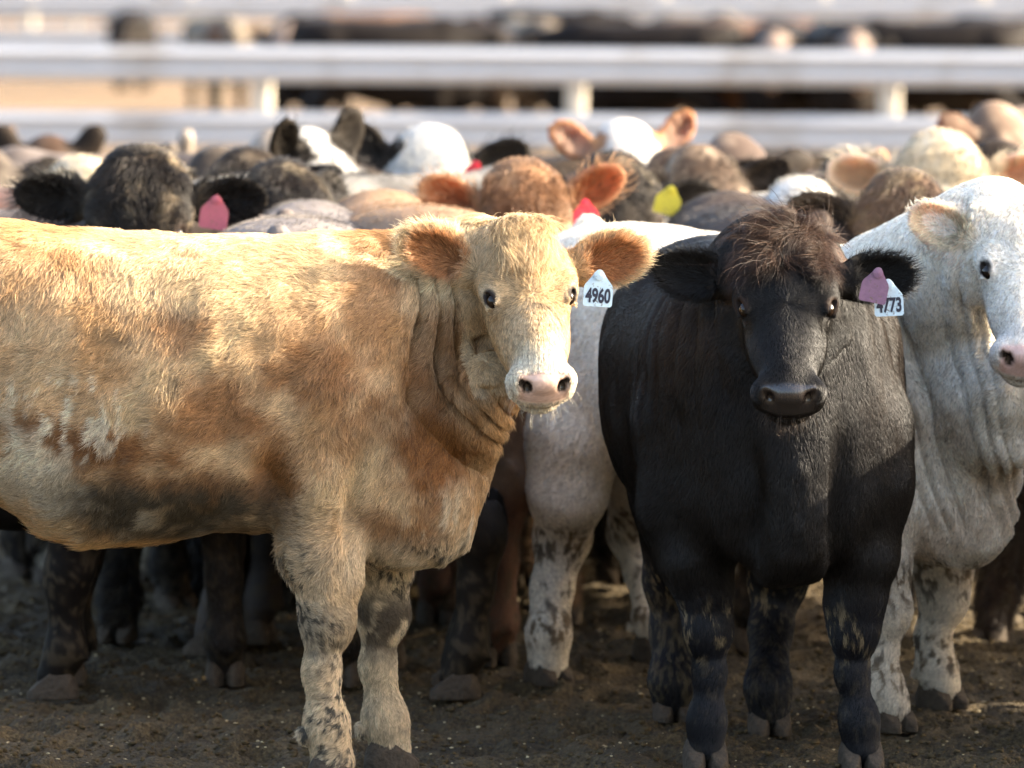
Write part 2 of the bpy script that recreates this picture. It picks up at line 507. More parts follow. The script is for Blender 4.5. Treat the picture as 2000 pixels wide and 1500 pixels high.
    def regions(c, P):
        """masks at points P (local)"""
        h = c.tohead(P)
        r = {'h': h}
        ear = np.zeros(len(P)); inner = np.zeros(len(P)); rim = np.zeros(len(P)); edir = np.zeros((len(P), 3))
        for B, ER, q in c.earf:
            u = ((P - B) @ ER) / (c.hs * 1.14)
            m = sst(u[:, 0], .02, .06) * (np.abs(u[:, 1]) < .075) * (np.abs(u[:, 2]) < .06)
            rr = np.sqrt(((u[:, 0] - .115) / .088) ** 2 + (u[:, 1] / .056) ** 2)
            ear = np.maximum(ear, m); rim = np.maximum(rim, m * sst(rr, .62, .95))
            inner = np.maximum(inner, m * (u[:, 2] > -.004) * sst(rr, .95, .75))
            d = np.stack([.25 + .8 * sst(u[:, 0], .05, .2), u[:, 1] / .052 * .9, 0.15 * np.ones(len(P))], 1)
            edir = np.where(m[:, None] > 0.01, d @ ER.T, edir)
        r['ear'], r['inner'], r['rim'], r['edir'] = ear, inner, rim, edir
        hd = (h[:, 0] > -.08) & (h[:, 0] < .52) & (np.abs(h[:, 1]) < .14) & (h[:, 2] > -.22) & (h[:, 2] < .09)
        r['head'] = hd.astype(float)
        # bare nose leather between and above the nostrils
        r['nose'] = sst(h[:, 0], .432, .447) * sst(np.abs(h[:, 1]), .064, .052) * sst(h[:, 2], -.113, -.100) * hd
        r['nostril'] = hd * np.maximum(sst(((h[:, 0] - .470) / .026) ** 2 + ((np.abs(h[:, 1]) - .040) / .0125) ** 2 + ((h[:, 2] + .058) / .019) ** 2, 1.25, .8),
                                  sst(((h[:, 0] - .468) / .019) ** 2 + ((np.abs(h[:, 1]) - .052) / .012) ** 2 + ((h[:, 2] + .045) / .016) ** 2, 1.25, .8))
        ed = np.sqrt(((h[:, 0] - .202) / .025) ** 2 + ((np.abs(h[:, 1]) - .098) / .022) ** 2 + ((h[:, 2] + .025) / .022) ** 2)
        r['eye'] = hd * sst(ed, 1.2, .8); r['eyering'] = hd * sst(ed, 2.2, 1.1)
        r['muzzle'] = hd * sst(h[:, 0], .34, .41)
        r['mouth'] = hd * sst(np.abs(h[:, 2] + .137), .008, .003) * sst(h[:, 0], .39, .42)
        r['leg'] = sst(P[:, 2], .5, .38)
        return r

    def flow(c, P, N, r):
        h = r['h']
        f = np.zeros_like(P)
        f[:, 0] = -.75; f[:, 2] = -.65
        belly = sst(P[:, 2], .75, .55)[:, None]
        f = f * (1 - belly) + np.array([-.8, 0, -.5]) * belly
        ft = sst(P[:, 0], .3, .5)[:, None]
        f = f * (1 - ft) + np.array([-.25, 0, -1]) * ft
        lg = r['leg'][:, None]
        f = f * (1 - lg) + np.array([0.05, 0, -1]) * lg
        # face
        wx = .215
        d = np.stack([h[:, 0] - wx, h[:, 1] * 1.0, np.zeros(len(P))], 1)
        cheek = sst(h[:, 2], -.07, -.11)[:, None]
        d = norm(d) * (1 - cheek) + np.array([.2, 0, -1]) * cheek
        pollm = sst(h[:, 0], .135, .11)[:, None]
        fan = norm(np.stack([np.ones(len(P)) * .9, h[:, 1] * 9, np.zeros(len(P))], 1))
        fan2 = norm(np.stack([-.7 * np.ones(len(P)), h[:, 1] * 7, .3 * np.ones(len(P))], 1))
        bk = sst(h[:, 0], .01, -.02)[:, None]
        fan = fan * (1 - bk) + fan2 * bk
        d = d * (1 - pollm) + fan * pollm
        hm = r['head'][:, None] * (1 - (r['ear'][:, None] > .05))
        f = np.where(hm > .5, d @ c.HR.T, f)
        f = np.where(r['ear'][:, None] > .05, r['edir'], f)
        return f

    def finish(c, name, label, colfn, group='cattle of the herd', cat='cow', dark=False, parts=True):
        r = c.regions(c.V)
        col = colfn(c, c.V, r).astype(np.float32)
        aux = np.stack([r['nose'], .42 * r['ear'] * (0.05 if dark else 1)], 1).astype(np.float32)
        aux = np.concatenate([aux, np.zeros((len(aux), 1), np.float32)], 1)
        me = to_mesh(name, c.V, c.F, M_DARKCOAT if dark else M_COAT, {'coat': col, 'aux': aux})
        e = bpy.data.objects.new(name, None)
        e.empty_display_size = .2
        link(e); e.location = c.o; e.rotation_euler = (0, 0, c.h)
        tag(e, label, cat, group)
        e.scale = (1, 1, 1)
        b = link(bpy.data.objects.new('body', me), e)
        c.root, c.body, c.colfn, c.dark = e, b, colfn, dark
        for q in (1, -1):
            o = link(bpy.data.objects.new('eye', EYE), e)
            M = Matrix(c.HR.tolist()).to_4x4(); M.translation = Vector(c.hp(.202, q * .0838, -.0388)); 
            o.matrix_local = M @ Matrix.Scale(c.hs * 1.06, 4)
        for i, L in enumerate(c.legs):
            o = link(bpy.data.objects.new('hoof', HOOF), e)
            x, y = L[-1][0], L[-1][1]
            o.location = (x + .005, y, 0)
            o.rotation_euler = (0, 0, (c.hoofs or [0, 0, 0, 0])[i])
            o.scale = (.98, 1.0, 1.0)
        return c

    def fur(c, count, length=.022, lift=.35, width=.0004, swirl=1.0, name='fur', mask=None, lenfn=None, clump=.5, cs=.014,
            mat_=None, seed=1, colvar=.26, flowfn=None, curl=0.15, npts=5, vis=-.35, colmul=None, clen=True, cvar=.25):
        rg = np.random.default_rng(seed)
        count = int(count * FURQ)
        if FURQ < 1: width = width / math.sqrt(FURQ)
        V, F = c.V, c.F
        ctr = V[F].mean(1); nf = norm(c.N[F].mean(1))
        wc = norm(c.loc((0, 0, CAMZ)) - ctr)
        T1 = V[F[:, 2]] - V[F[:, 0]]; T2 = V[F[:, 3]] - V[F[:, 1]]
        area = .5 * np.linalg.norm(np.cross(T1, T2), axis=1)
        w_ = area * ((nf * wc).sum(1) > vis)
        wp = c.wld(ctr)
        w_ *= (wp[:, 0] > -1.45) & (wp[:, 0] < 1.5)
        rF = c.regions(ctr)
        dens = 1 - np.maximum(rF['nose'], np.maximum(rF['nostril'], rF['eye'])); dens = np.clip(dens, 0, 1) ** 2
        dens = dens * (1 + 1.2 * rF['head'] + 1.0 * rF['leg'])
        if mask is not None: dens = dens * mask(c, ctr, rF)
        w_ = w_ * dens
        if w_.sum() <= 0: return None
        cdf = np.cumsum(w_); k = np.searchsorted(cdf, rg.random(count) * cdf[-1])
        k = np.clip(k, 0, len(F) - 1)
        u, v = rg.random(count)[:, None], rg.random(count)[:, None]
        def bil(Q): return (Q[F[k, 0]] * (1 - u) + Q[F[k, 1]] * u) * (1 - v) + (Q[F[k, 3]] * (1 - u) + Q[F[k, 2]] * u) * v
        P = bil(V).astype(np.float64); Nn = norm(bil(c.N))
        r = c.regions(P)
        f = (flowfn or (lambda c_, P_, N_, r_: c_.flow(P_, N_, r_)))(c, P, Nn, r)
        f = norm(f - Nn * (f * Nn).sum(1, keepdims=True))
        # large lazy swirls and smaller cowlicks
        bod = 1 - np.maximum(r['head'], r['ear']) * .75
        ang = ((fbm(P, 5, 3, 3) - .5) * 3.0 + (fbm(P, 22, 5, 2) - .5) * 1.6) * swirl * bod + rg.normal(0, .17, count)
        g = np.cross(Nn, f)
        f = f * np.cos(ang)[:, None] + g * np.sin(ang)[:, None]; g = np.cross(Nn, f)
        Ln = length * (1 + .25 * rg.normal(0, 1, count)).clip(.35, 2)
        if clen:
            Ln = Ln * (1 - .5 * r['head'] * sst(r['h'][:, 0], .04, .0)) * (1 - .45 * r['head'] * sst(r['h'][:, 0], .12, .2)) * (1 - .35 * r['muzzle'])
            Ln = Ln * (1 + .15 * r['rim']) * (1 - .65 * r['eyering']) * (1 - .3 * r['leg'])
        if lenfn is not None: Ln = Ln * lenfn(c, P, r)
        lf = lift * (1 + .5 * rg.random(count)) * (1 + .9 * (fbm(P, 16, 9, 2) - .5)) * (1 + .4 * r['ear'])
        # clumps
        q = np.floor(P / cs); jit = np.stack([hsh(q[:, 0], q[:, 1], q[:, 2], s_) for s_ in (1, 2, 3)], 1)
        cc = (q + .15 + .7 * jit) * cs
        pull = cc - P; pull -= Nn * (pull * Nn).sum(1, keepdims=True)
        cl = clump * (0.4 + .6 * rg.random(count))
        chash = hsh(q[:, 0], q[:, 1], q[:, 2], 9)
        side = rg.normal(0, curl, count) + (chash - .5) * curl * 3
        t = np.linspace(0, 1, npts)
        pts = np.zeros((count, npts, 3))
        for i, ti in enumerate(t):
            up = lf * (ti - .62 * ti * ti)
            pts[:, i] = P + Nn * .0004 + f * (Ln * ti)[:, None] + Nn * (Ln * up * 1.5)[:, None] + pull * (cl * ti ** 1.3)[:, None] + g * (Ln * side * ti * ti)[:, None]
        rad = width * np.array([1, 1, .9, .65, .15]) if npts == 5 else width * np.linspace(1, .12, npts)
        Rd = np.repeat(rad[None], count, 0) * (0.75 + .5 * rg.random(count))[:, None]
        hc = c.colfn(c, P, r)
        hc = hc * (1 + colvar * rg.normal(0, 1, count) + cvar * (chash - .5))[:, None].clip(.25, 2.0)
        if colmul is not None: hc = hc * np.asarray(colmul)[None]
        cv = bpy.data.hair_curves.new(name)
        cv.add_curves([npts] * count)
        cv.attributes['position'].data.foreach_set('vector', pts.astype(np.float32).ravel())
        ra = cv.attributes.get('radius') or cv.attributes.new('radius', 'FLOAT', 'POINT')
        ra.data.foreach_set('value', Rd.astype(np.float32).ravel())
        ca = cv.attributes.new('hcol', 'FLOAT_COLOR', 'CURVE')
        cc4 = np.ones((count, 4), np.float32); cc4[:, :3] = np.clip(hc, 0.001, .95)
        ca.data.foreach_set('color', cc4.ravel())
        cv.materials.append(mat_ or (M_DARKFUR if c.dark else M_FUR))
        o = link(bpy.data.objects.new(name, cv), c.root)
        return o
#--PART2--
# ------------------------------------------------------------------ ground: one sheet to the horizon
def axis(lo, hi, step, far_lo, far_hi, g=1.25):
    a = list(np.arange(lo, hi, step)); st = step; x = hi
    while x < far_hi: a.append(x); st *= g; x += st
    a.append(far_hi); st = step; x = lo - step; b = []
    while x > far_lo: b.append(x); st *= g; x -= st
    b.append(far_lo)
    return np.array(b[::-1] + a)
gx = axis(-1.6, 1.6, .016, -900, 900); gy = axis(13.0, 19.0, .016, -20, 1800)
X, Y = np.meshgrid(gx, gy, indexing='ij')
Pg = np.stack([X.ravel(), Y.ravel(), np.zeros(X.size)], 1)
near = sst(np.abs(Pg[:, 0]), 3.2, 1.5) * sst(Pg[:, 1], 12, 13) * sst(Pg[:, 1], 24, 18)
rp_ = np.random.default_rng(5)
PRN = [(x_, y_, a_, .045 + .03 * q_) for x_, y_, a_, q_ in zip((rp_.random(330) * 2 - 1) * 1.7, 13.4 + 5.5 * rp_.random(330), rp_.random(330) * 6.28, rp_.random(330))]
def prints(P):
    o = np.zeros(len(P))
    for x_, y_, a_, s_ in PRN:
        m = np.nonzero((np.abs(P[:, 0] - x_) < .2) & (np.abs(P[:, 1] - y_) < .2))[0]
        dx, dy = P[m, 0] - x_, P[m, 1] - y_
        u = (dx * math.cos(a_) + dy * math.sin(a_)) / s_ / 1.25; v = (-dx * math.sin(a_) + dy * math.cos(a_)) / s_
        r = np.sqrt(u * u + v * v)
        o[m] += -.022 * sst(r, 1.05, .75) * (1 - .6 * np.exp(-(v / .16) ** 2)) + .012 * np.exp(-((r - 1.3) / .22) ** 2)
    return o
hh = prints(Pg) + (fbm(Pg, 2.5, 1, 3) - .5) * .05 + (fbm(Pg, 12, 2, 3) - .5) * .055 + np.abs(fbm(Pg, 38, 4, 3) - .5) * .030
Pg[:, 2] = (hh - .006) * near - .012
ny = len(gy)
ii, jj = np.meshgrid(np.arange(len(gx) - 1), np.arange(ny - 1), indexing='ij')
q = (ii * ny + jj).ravel()
Fg = np.stack([q, q + ny, q + ny + 1, q + 1], 1)
def ground_material():
    m, N, L, b = mat('trampled_manure_soil')
    tc = N.new('ShaderNodeTexCoord')
    n1 = N.new('ShaderNodeTexNoise'); n1.inputs['Scale'].default_value = 90; n1.inputs['Detail'].default_value = 8; n1.inputs['Roughness'].default_value = .7
    n2 = N.new('ShaderNodeTexNoise'); n2.inputs['Scale'].default_value = 3; n2.inputs['Detail'].default_value = 4
    vo = N.new('ShaderNodeTexVoronoi'); vo.inputs['Scale'].default_value = 130
    for n_ in (n1, n2, vo): L.new(tc.outputs['Object'], n_.inputs['Vector'])
    cr = N.new('ShaderNodeValToRGB'); e = cr.color_ramp.elements
    e[0].position = .33; e[0].color = (.016, .011, .0055, 1); e[1].position = .72; e[1].color = (.135, .098, .047, 1)
    m_ = e.new(.52); m_.color = (.058, .040, .017, 1)
    L.new(n1.outputs['Fac'], cr.inputs[0])
    c2 = N.new('ShaderNodeMapRange'); c2.inputs['From Min'].default_value = .3; c2.inputs['From Max'].default_value = .7
    c2.inputs['To Min'].default_value = .65; c2.inputs['To Max'].default_value = 1.35
    L.new(n2.outputs['Fac'], c2.inputs[0])
    mx = N.new('ShaderNodeMix'); mx.data_type = 'RGBA'; mx.blend_type = 'MULTIPLY'; mx.inputs['Factor'].default_value = 1
    L.new(cr.outputs[0], mx.inputs['A']); L.new(c2.outputs[0], mx.inputs['B'])
    # the far pens are drier and paler
    sp = N.new('ShaderNodeSeparateXYZ'); L.new(tc.outputs['Object'], sp.inputs[0])
    fr = N.new('ShaderNodeMapRange'); fr.inputs['From Min'].default_value = 24; fr.inputs['From Max'].default_value = 34
    L.new(sp.outputs['Y'], fr.inputs[0])
    m3 = N.new('ShaderNodeMix'); m3.data_type = 'RGBA'; L.new(fr.outputs[0], m3.inputs['Factor'])
    L.new(mx.outputs['Result'], m3.inputs['A'])
    dry = N.new('ShaderNodeMix'); dry.data_type = 'RGBA'; dry.inputs['A'].default_value = (.10, .062, .030, 1); dry.inputs['B'].default_value = (.20, .13, .068, 1)
    n4 = N.new('ShaderNodeTexNoise'); n4.inputs['Scale'].default_value = .8; n4.inputs['Detail'].default_value = 6; L.new(tc.outputs['Object'], n4.inputs['Vector'])
    L.new(n4.outputs['Fac'], dry.inputs['Factor']); L.new(dry.outputs['Result'], m3.inputs['B'])
    L.new(m3.outputs['Result'], b.inputs['Base Color'])
    b.inputs['Roughness'].default_value = .85; b.inputs['Specular IOR Level'].default_value = .3
    bp = N.new('ShaderNodeBump'); bp.inputs['Strength'].default_value = .9; bp.inputs['Distance'].default_value = .007
    ad = N.new('ShaderNodeMath'); ad.operation = 'SUBTRACT'; L.new(n1.outputs['Fac'], ad.inputs[0]); L.new(vo.outputs['Distance'], ad.inputs[1])
    L.new(ad.outputs[0], bp.inputs['Height']); L.new(bp.outputs[0], b.inputs['Normal'])
    return m
g = link(bpy.data.objects.new('ground', to_mesh('ground', Pg.astype(np.float32), Fg, ground_material())))
tag(g, kind='structure')

def ground_z(x, y):
    P = np.stack([x, y, np.zeros_like(x)], 1)
    n_ = sst(np.abs(x), 3.2, 1.5) * sst(y, 12, 13) * sst(y, 24, 18)
    return (prints(P) + (fbm(P, 2.5, 1, 3) - .5) * .05 + (fbm(P, 12, 2, 3) - .5) * .055 + np.abs(fbm(P, 38, 4, 3) - .5) * .03 - .006) * n_ - .012

# loose crumbs of dry manure and pale grains of feed
def scatter(name, n, r0, r1, flat, mats, seed, label, cat, expo=2.0):
    rg = np.random.default_rng(seed)
    t = (1 + 5 ** .5) / 2
    ico = norm(np.array([(-1, t, 0), (1, t, 0), (-1, -t, 0), (1, -t, 0), (0, -1, t), (0, 1, t), (0, -1, -t), (0, 1, -t), (t, 0, -1), (t, 0, 1), (-t, 0, -1), (-t, 0, 1)], float))
    tri = np.array([(0, 11, 5), (0, 5, 1), (0, 1, 7), (0, 7, 10), (0, 10, 11), (1, 5, 9), (5, 11, 4), (11, 10, 2), (10, 7, 6), (7, 1, 8), (3, 9, 4), (3, 4, 2), (3, 2, 6), (3, 6, 8), (3, 8, 9), (4, 9, 5), (2, 4, 11), (6, 2, 10), (8, 6, 7), (9, 8, 1)])
    y = 13.2 + 6.8 * rg.random(n) ** 1.5; x = (rg.random(n) * 2 - 1) * (y * .0843 + .15)
    z = ground_z(x, y)
    r = r0 + (r1 - r0) * rg.random(n) ** expo
    sc = r[:, None] * (0.6 + .8 * rg.random((n, 3))); sc[:, 2] *= flat
    V = ico[None] * (0.75 + .5 * rg.random((n, 12, 1))) * sc[:, None, :]
    a = rg.random(n) * 6.28; ca, sa = np.cos(a)[:, None], np.sin(a)[:, None]
    V = np.stack([V[..., 0] * ca - V[..., 1] * sa, V[..., 0] * sa + V[..., 1] * ca, V[..., 2]], -1)
    V += np.stack([x, y, z + r * flat * .3], 1)[:, None, :]
    F = tri[None] + (np.arange(n) * 12)[:, None, None]
    me = to_mesh(name, V.reshape(-1, 3).astype(np.float32), F.reshape(-1, 3), mats)
    o = link(bpy.data.objects.new(name, me)); tag(o, label, cat, kind='stuff')
scatter('manure_crumbs', int(30000), .002, .011, .55, simple('dry_crumb', (.070, .050, .025), .95, .1, .6, 40, .7), 3, 'dark brown crumbs of dried manure all over the trampled ground', 'dirt clods', 3.0)
scatter('feed_grains', int(4000), .0016, .0055, .5, simple('grain', (.45, .36, .20), .6, .4, 0, 9, .5), 4, 'pale specks of spilled grain and straw scattered on the dark ground', 'feed grains', 2.0)

# ------------------------------------------------------------------ fences of crash-barrier rails
M_RAIL = simple('galvanised_rail', (.44, .45, .47), .5, .3, .1, 2.5, .06)
stained(M_RAIL, (.22, .17, .11), .9, .52, .68, .55)
M_POST = simple('weathered_post', (.48, .43, .35), .8, .2, .4, 12, .2)
WP = [(-.016, -.155), (-.022, -.14), (.045, -.095), (.05, -.06), (-.028, -.02), (-.028, .02), (.05, .06), (.045, .095), (-.022, .14), (-.016, .155)]
def rail_mesh(length, seg, hk=1.0):
    n = len(WP); V, F = [], []
    for side in (0, 1):
        for i in range(seg + 1):
            for (a, b) in WP: V.append((-length / 2 + length * i / seg, -a + side * .006, b * hk))
    o = (seg + 1) * n
    for i in range(seg):
        for j in range(n - 1):
            a = i * n + j
            F.append((a, a + n, a + n + 1, a + 1)); F.append((o + a, o + a + 1, o + a + n + 1, o + a + n))
        for j in (0, n - 1):
            a = i * n + j
            F.append((a, o + a, o + a + n, a + n))
    return np.array(V, np.float32), np.array(F)
def post_mesh(h, w_=.15):
    V, F = [], []
    lv = [0, .02, h - .02, h]; rs = [1, 1, 1, .86]
    for z, k in zip(lv, rs):
        for sx, sy in ((-.8, -1), (.8, -1), (1, -.8), (1, .8), (.8, 1), (-.8, 1), (-1, .8), (-1, -.8)):
            V.append((sx * w_ / 2 * k, sy * w_ / 2 * k, z - .05))
    for r_ in range(3):
        for i in range(8):
            a = r_ * 8 + i; b = r_ * 8 + (i + 1) % 8
            F.append((a, b, b + 8, a + 8))
    for i in (1, 3, 5): F.append((24, 24 + i, 25 + i, 26 + i))
    return np.array(V, np.float32), np.array(F)
def fence(d, zs, tilt, posts, length, label, seg=12, post_h=1.3, group='barrier rail fences of the pens', hk=.86):
    root = link(bpy.data.objects.new('rail_fence', None)); root.location = (0, d, 0)
    tag(root, label, 'fence', group)
    V, F = rail_mesh(length, seg, hk); me = to_mesh('rail', V, F, M_RAIL)
    for z in zs:
        o = link(bpy.data.objects.new('rail', me), root); o.location = (0, -.11, z); o.rotation_euler = (0, tilt, 0)
    V, F = post_mesh(post_h); mp = to_mesh('post', V, F, M_POST)
    for x in posts:
        o = link(bpy.data.objects.new('post', mp), root); o.location = (x, 0, 0)
DF = 44.0
px2x = lambda px, d: (px - 1000) / FPX * d
fence(DF, (1.048, .572), R(.38), [px2x(512 + 612.5 * k, DF) for k in range(-3, 6)], 26, 'pale galvanised double rail fence with wooden posts just behind the herd', post_h=1.2)
fence(92, (1.02, .52), R(.3), [px2x(60, 92) + 2.4 * k for k in range(-4, 10)], 40, 'blurred grey double rail fence behind the far pen of cattle')
fence(128, (1.02, .52), 0, [2.4 * k - 14 for k in range(0, 13)], 50, 'more distant grey rail fence seen above the cattle of the far pen')
fence(175, (1.02, .52), 0, [3 * k - 20 for k in range(0, 14)], 70, 'farthest pale rail fence along the top edge of the view')

# ------------------------------------------------------------------ coats
def blob(P2, cx, cz, rx, rz, ang=0):
    a = R(ang); x, z = P2[:, 0] - cx, P2[:, 1] - cz
    u = (x * math.cos(a) + z * math.sin(a)) / rx; v = (-x * math.sin(a) + z * math.cos(a)) / rz
    return np.sqrt(u * u + v * v)

def face_common(c, col, r, nose, muz=None, eyer=None):
    if eyer is not None: col = mixc(col, eyer, r['eyering'] * .35)
    if muz is not None: col = mixc(col, muz, r['muzzle'] * .9)
    col = mixc(col, nose, r['nose'])
    col = mixc(col, np.array(nose) * .22, r['mouth'] * .8)
    col = mixc(col, (.012, .008, .007), r['nostril'])
    col = mixc(col, (.022, .015, .012), r['eye'])
    return col

TO = (-.80, 13.83)
def tan_xz(px, py, d=13.6):
    p = at(px, py, d); return p[0] - TO[0], p[2]
def tan_col(c, P, r):
    n1 = fbm(P, 4, 21, 4); n2 = fbm(P, 18, 22, 3); n3 = fbm(P * np.array([1, 1, .35]), 55, 23, 2)
    col = np.repeat(np.array([[.67, .49, .29]], np.float32), len(P), 0)
    col = mixc(col, (.68, .53, .31), sst(n1, .45, .62) * .55)
    col = mixc(col, (.46, .245, .08), sst(n1, .52, .36) * .6)
    Q = np.stack([P[:, 0], P[:, 2]], 1)
    def bl(px, py, rx, ry, ang=0, d=13.6, soft=.55, nz=1.2):
        x, z = tan_xz(px, py, d); b = blob(Q, x, z, rx / 870, ry / 870, -ang)
        return sst(b + (n2 - .5) * nz + (n1 - .5) * .8, 1 + soft, 1 - soft)
    body = (1 - r['head']) * (1 - r['ear'])
    rust = (.29, .125, .036)
    for a in ((835, 880, 75, 130, 0, .9), (860, 700, 55, 120, 5, .45), (420, 800, 130, 75, -20, .65), (560, 640, 75, 90, 0, .35), (545, 930, 45, 80, 0, .7), (370, 640, 60, 40, 0, .5),
              (740, 560, 60, 100, 0, .45), (910, 640, 45, 140, 8, .35), (700, 830, 70, 60, 0, .4), (250, 870, 170, 38, 12, .75), (790, 1040, 75, 40, 20, .55), (640, 720, 90, 60, 30, .6), (330, 940, 160, 40, 8, .7)):
        col = mixc(col, rust, bl(*a[:5]) * min(1, a[5] * 1.25) * body)
    col = mixc(col, (.20, .10, .04), bl(130, 850, 170, 32, 14, soft=.5, nz=2) * .6 * body)
    col = mixc(col, (.80, .70, .52), bl(60, 940, 80, 60, 30, nz=3.2) * .95 * body)
    col = mixc(col, (.78, .68, .50), bl(190, 985, 100, 32, 25, nz=3.2) * .9 * body)
    col = mixc(col, (.80, .70, .52), bl(150, 800, 140, 70, 10, nz=1) * sst(n3, .54, .62) * .9 * body)
    col = mixc(col, (.75, .64, .45), bl(860, 1030, 80, 70, -30, nz=1) * sst(n3, .52, .62) * .7 * body)
    # dried mud on the belly, the knees and the feet
    mud = (.095, .075, .048)
    col = mixc(col, mud, np.clip(bl(330, 990, 240, 70, 4, nz=1.3) * (.6 + .6 * sst(n2, .35, .6)), 0, 1) * body)
    col = mixc(col, (.62, .40, .18), sst(P[:, 2], .575, .555) * (P[:, 0] < .26) * .8)
    col = mixc(col, mud, bl(350, 745, 16, 28, 10, nz=.6) * .6 * body)
    col = mixc(col, mud, bl(240, 650, 40, 14, 10, nz=1.2) * .4 * body)
    leg = sst(P[:, 2], .60, .52) * (P[:, 0] > .24)
    col = mixc(col, (.68, .55, .37), leg * .75)
    spk = sst(fbm(P * np.array([1, 1, .6]), 140, 31, 2), .52, .62)
    col = mixc(col, (.085, .075, .058), leg * spk * (.25 + .75 * sst(fbm(P, 7, 33, 2), .40, .54)))
    kn = sst(np.abs(P[:, 2] - .34), .11, .03) * leg
    col = mixc(col, (.11, .08, .05), kn * sst(n2, .36, .5) * np.where(P[:, 1] > -.02, .95, .45))
    col = mixc(col, (.15, .12, .09), sst(P[:, 2], .14, .05) * .45 * sst(n2, .4, .6))
    hd = r['head'] * (1 - (r['ear'] > .05))
    h = r['h']
    col = mixc(col, (.58, .42, .235), hd * .8)
    col = mixc(col, (.72, .62, .44), hd * sst(np.abs(h[:, 1]), .075, .03) * sst(h[:, 0], .2, .3) * .7)
    col = mixc(col, (.47, .29, .13), hd * sst(n2, .5, .35) * .4)
    col = mixc(col, (.55, .42, .25), hd * sst(h[:, 0], .12, .06) * .6)
    col = mixc(col, (.50, .33, .16), r['ear'] * .8)
    col = mixc(col, (.42, .17, .06), r['inner'] * .8)
    col = mixc(col, (.74, .60, .38), r['rim'] * .8)
    col = face_common(c, col, r, (.52, .35, .27), (.78, .70, .56), (.74, .64, .47))
    return col

def black_col(c, P, r):
    n1 = fbm(P, 5, 41, 4); n2 = fbm(P, 25, 42, 3); n3 = fbm(P * np.array([1, 1, .55]), 105, 43, 2)
    col = np.repeat(np.array([[.0105, .0085, .0072]], np.float32), len(P), 0)
    col = mixc(col, (.024, .016, .011), sst(n1, .48, .66) * .6 * sst(P[:, 2], .6, .85))
    h = r['h']
    hd = r['head'] * (1 - (r['ear'] > .05))
    col = mixc(col, (.008, .0075, .007), hd * .8)
    col = mixc(col, (.075, .040, .022), hd * sst(h[:, 0], .14, .06) * .8)
    leg = sst(P[:, 2], .46, .36)
    col = mixc(col, (.009, .0095, .013), leg * .8)
    kn = sst(np.abs(P[:, 2] - .33), .10, .02)
    col = mixc(col, (.21, .155, .085), leg * sst(n3, .56, .62) * (kn * .95 + .12) * sst(n2, .42, .54))
    hind = (P[:, 0] < 0) * leg
    col = mixc(col, (.085, .066, .040), hind * sst(n3, .44, .6) * (.3 + .6 * sst(n1, .4, .6)))
    col = mixc(col, (.007, .006, .005), r['ear'] * .95)
    return face_common(c, col, r, (.024, .019, .017))

def white_col(c, P, r):
    n1 = fbm(P, 4, 51, 4); n2 = fbm(P, 20, 52, 3); n3 = fbm(P * np.array([1, 1, .6]), 85, 53, 2)
    col = np.repeat(np.array([[.90, .82, .70]], np.float32), len(P), 0)
    low = sst(P[:, 2], 1.0, .65)
    col = mixc(col, (.56, .42, .29), low * (.2 + .4 * sst(n1, .42, .6)) * (P[:, 0] > .2))
    col = mixc(col, (.60, .57, .52), (P[:, 0] < .2) * sst(n1, .46, .6) * .3)
    col = mixc(col, (.10, .09, .08), (P[:, 0] < .1) * sst(n3, .60, .66) * sst(n1, .48, .58) * .7 * sst(P[:, 2], .6, .8))
    leg = sst(P[:, 2], .45, .38)
    col = mixc(col, (.66, .60, .50), leg * .8)
    band = np.maximum(sst(np.abs(P[:, 2] - .36), .07, .03), sst(np.abs(P[:, 2] - .14), .06, .03))
    col = mixc(col, (.17, .12, .07), leg * band * sst(n3, .50, .57) * .9)
    col = mixc(col, (.12, .10, .08), leg * sst(n3, .58, .64) * sst(n2, .45, .6) * .8)
    col = mixc(col, (.60, .50, .32), r['inner'] * .7)
    col = face_common(c, col, r, (.60, .40, .34), (.76, .72, .66), (.70, .62, .52))
    return col

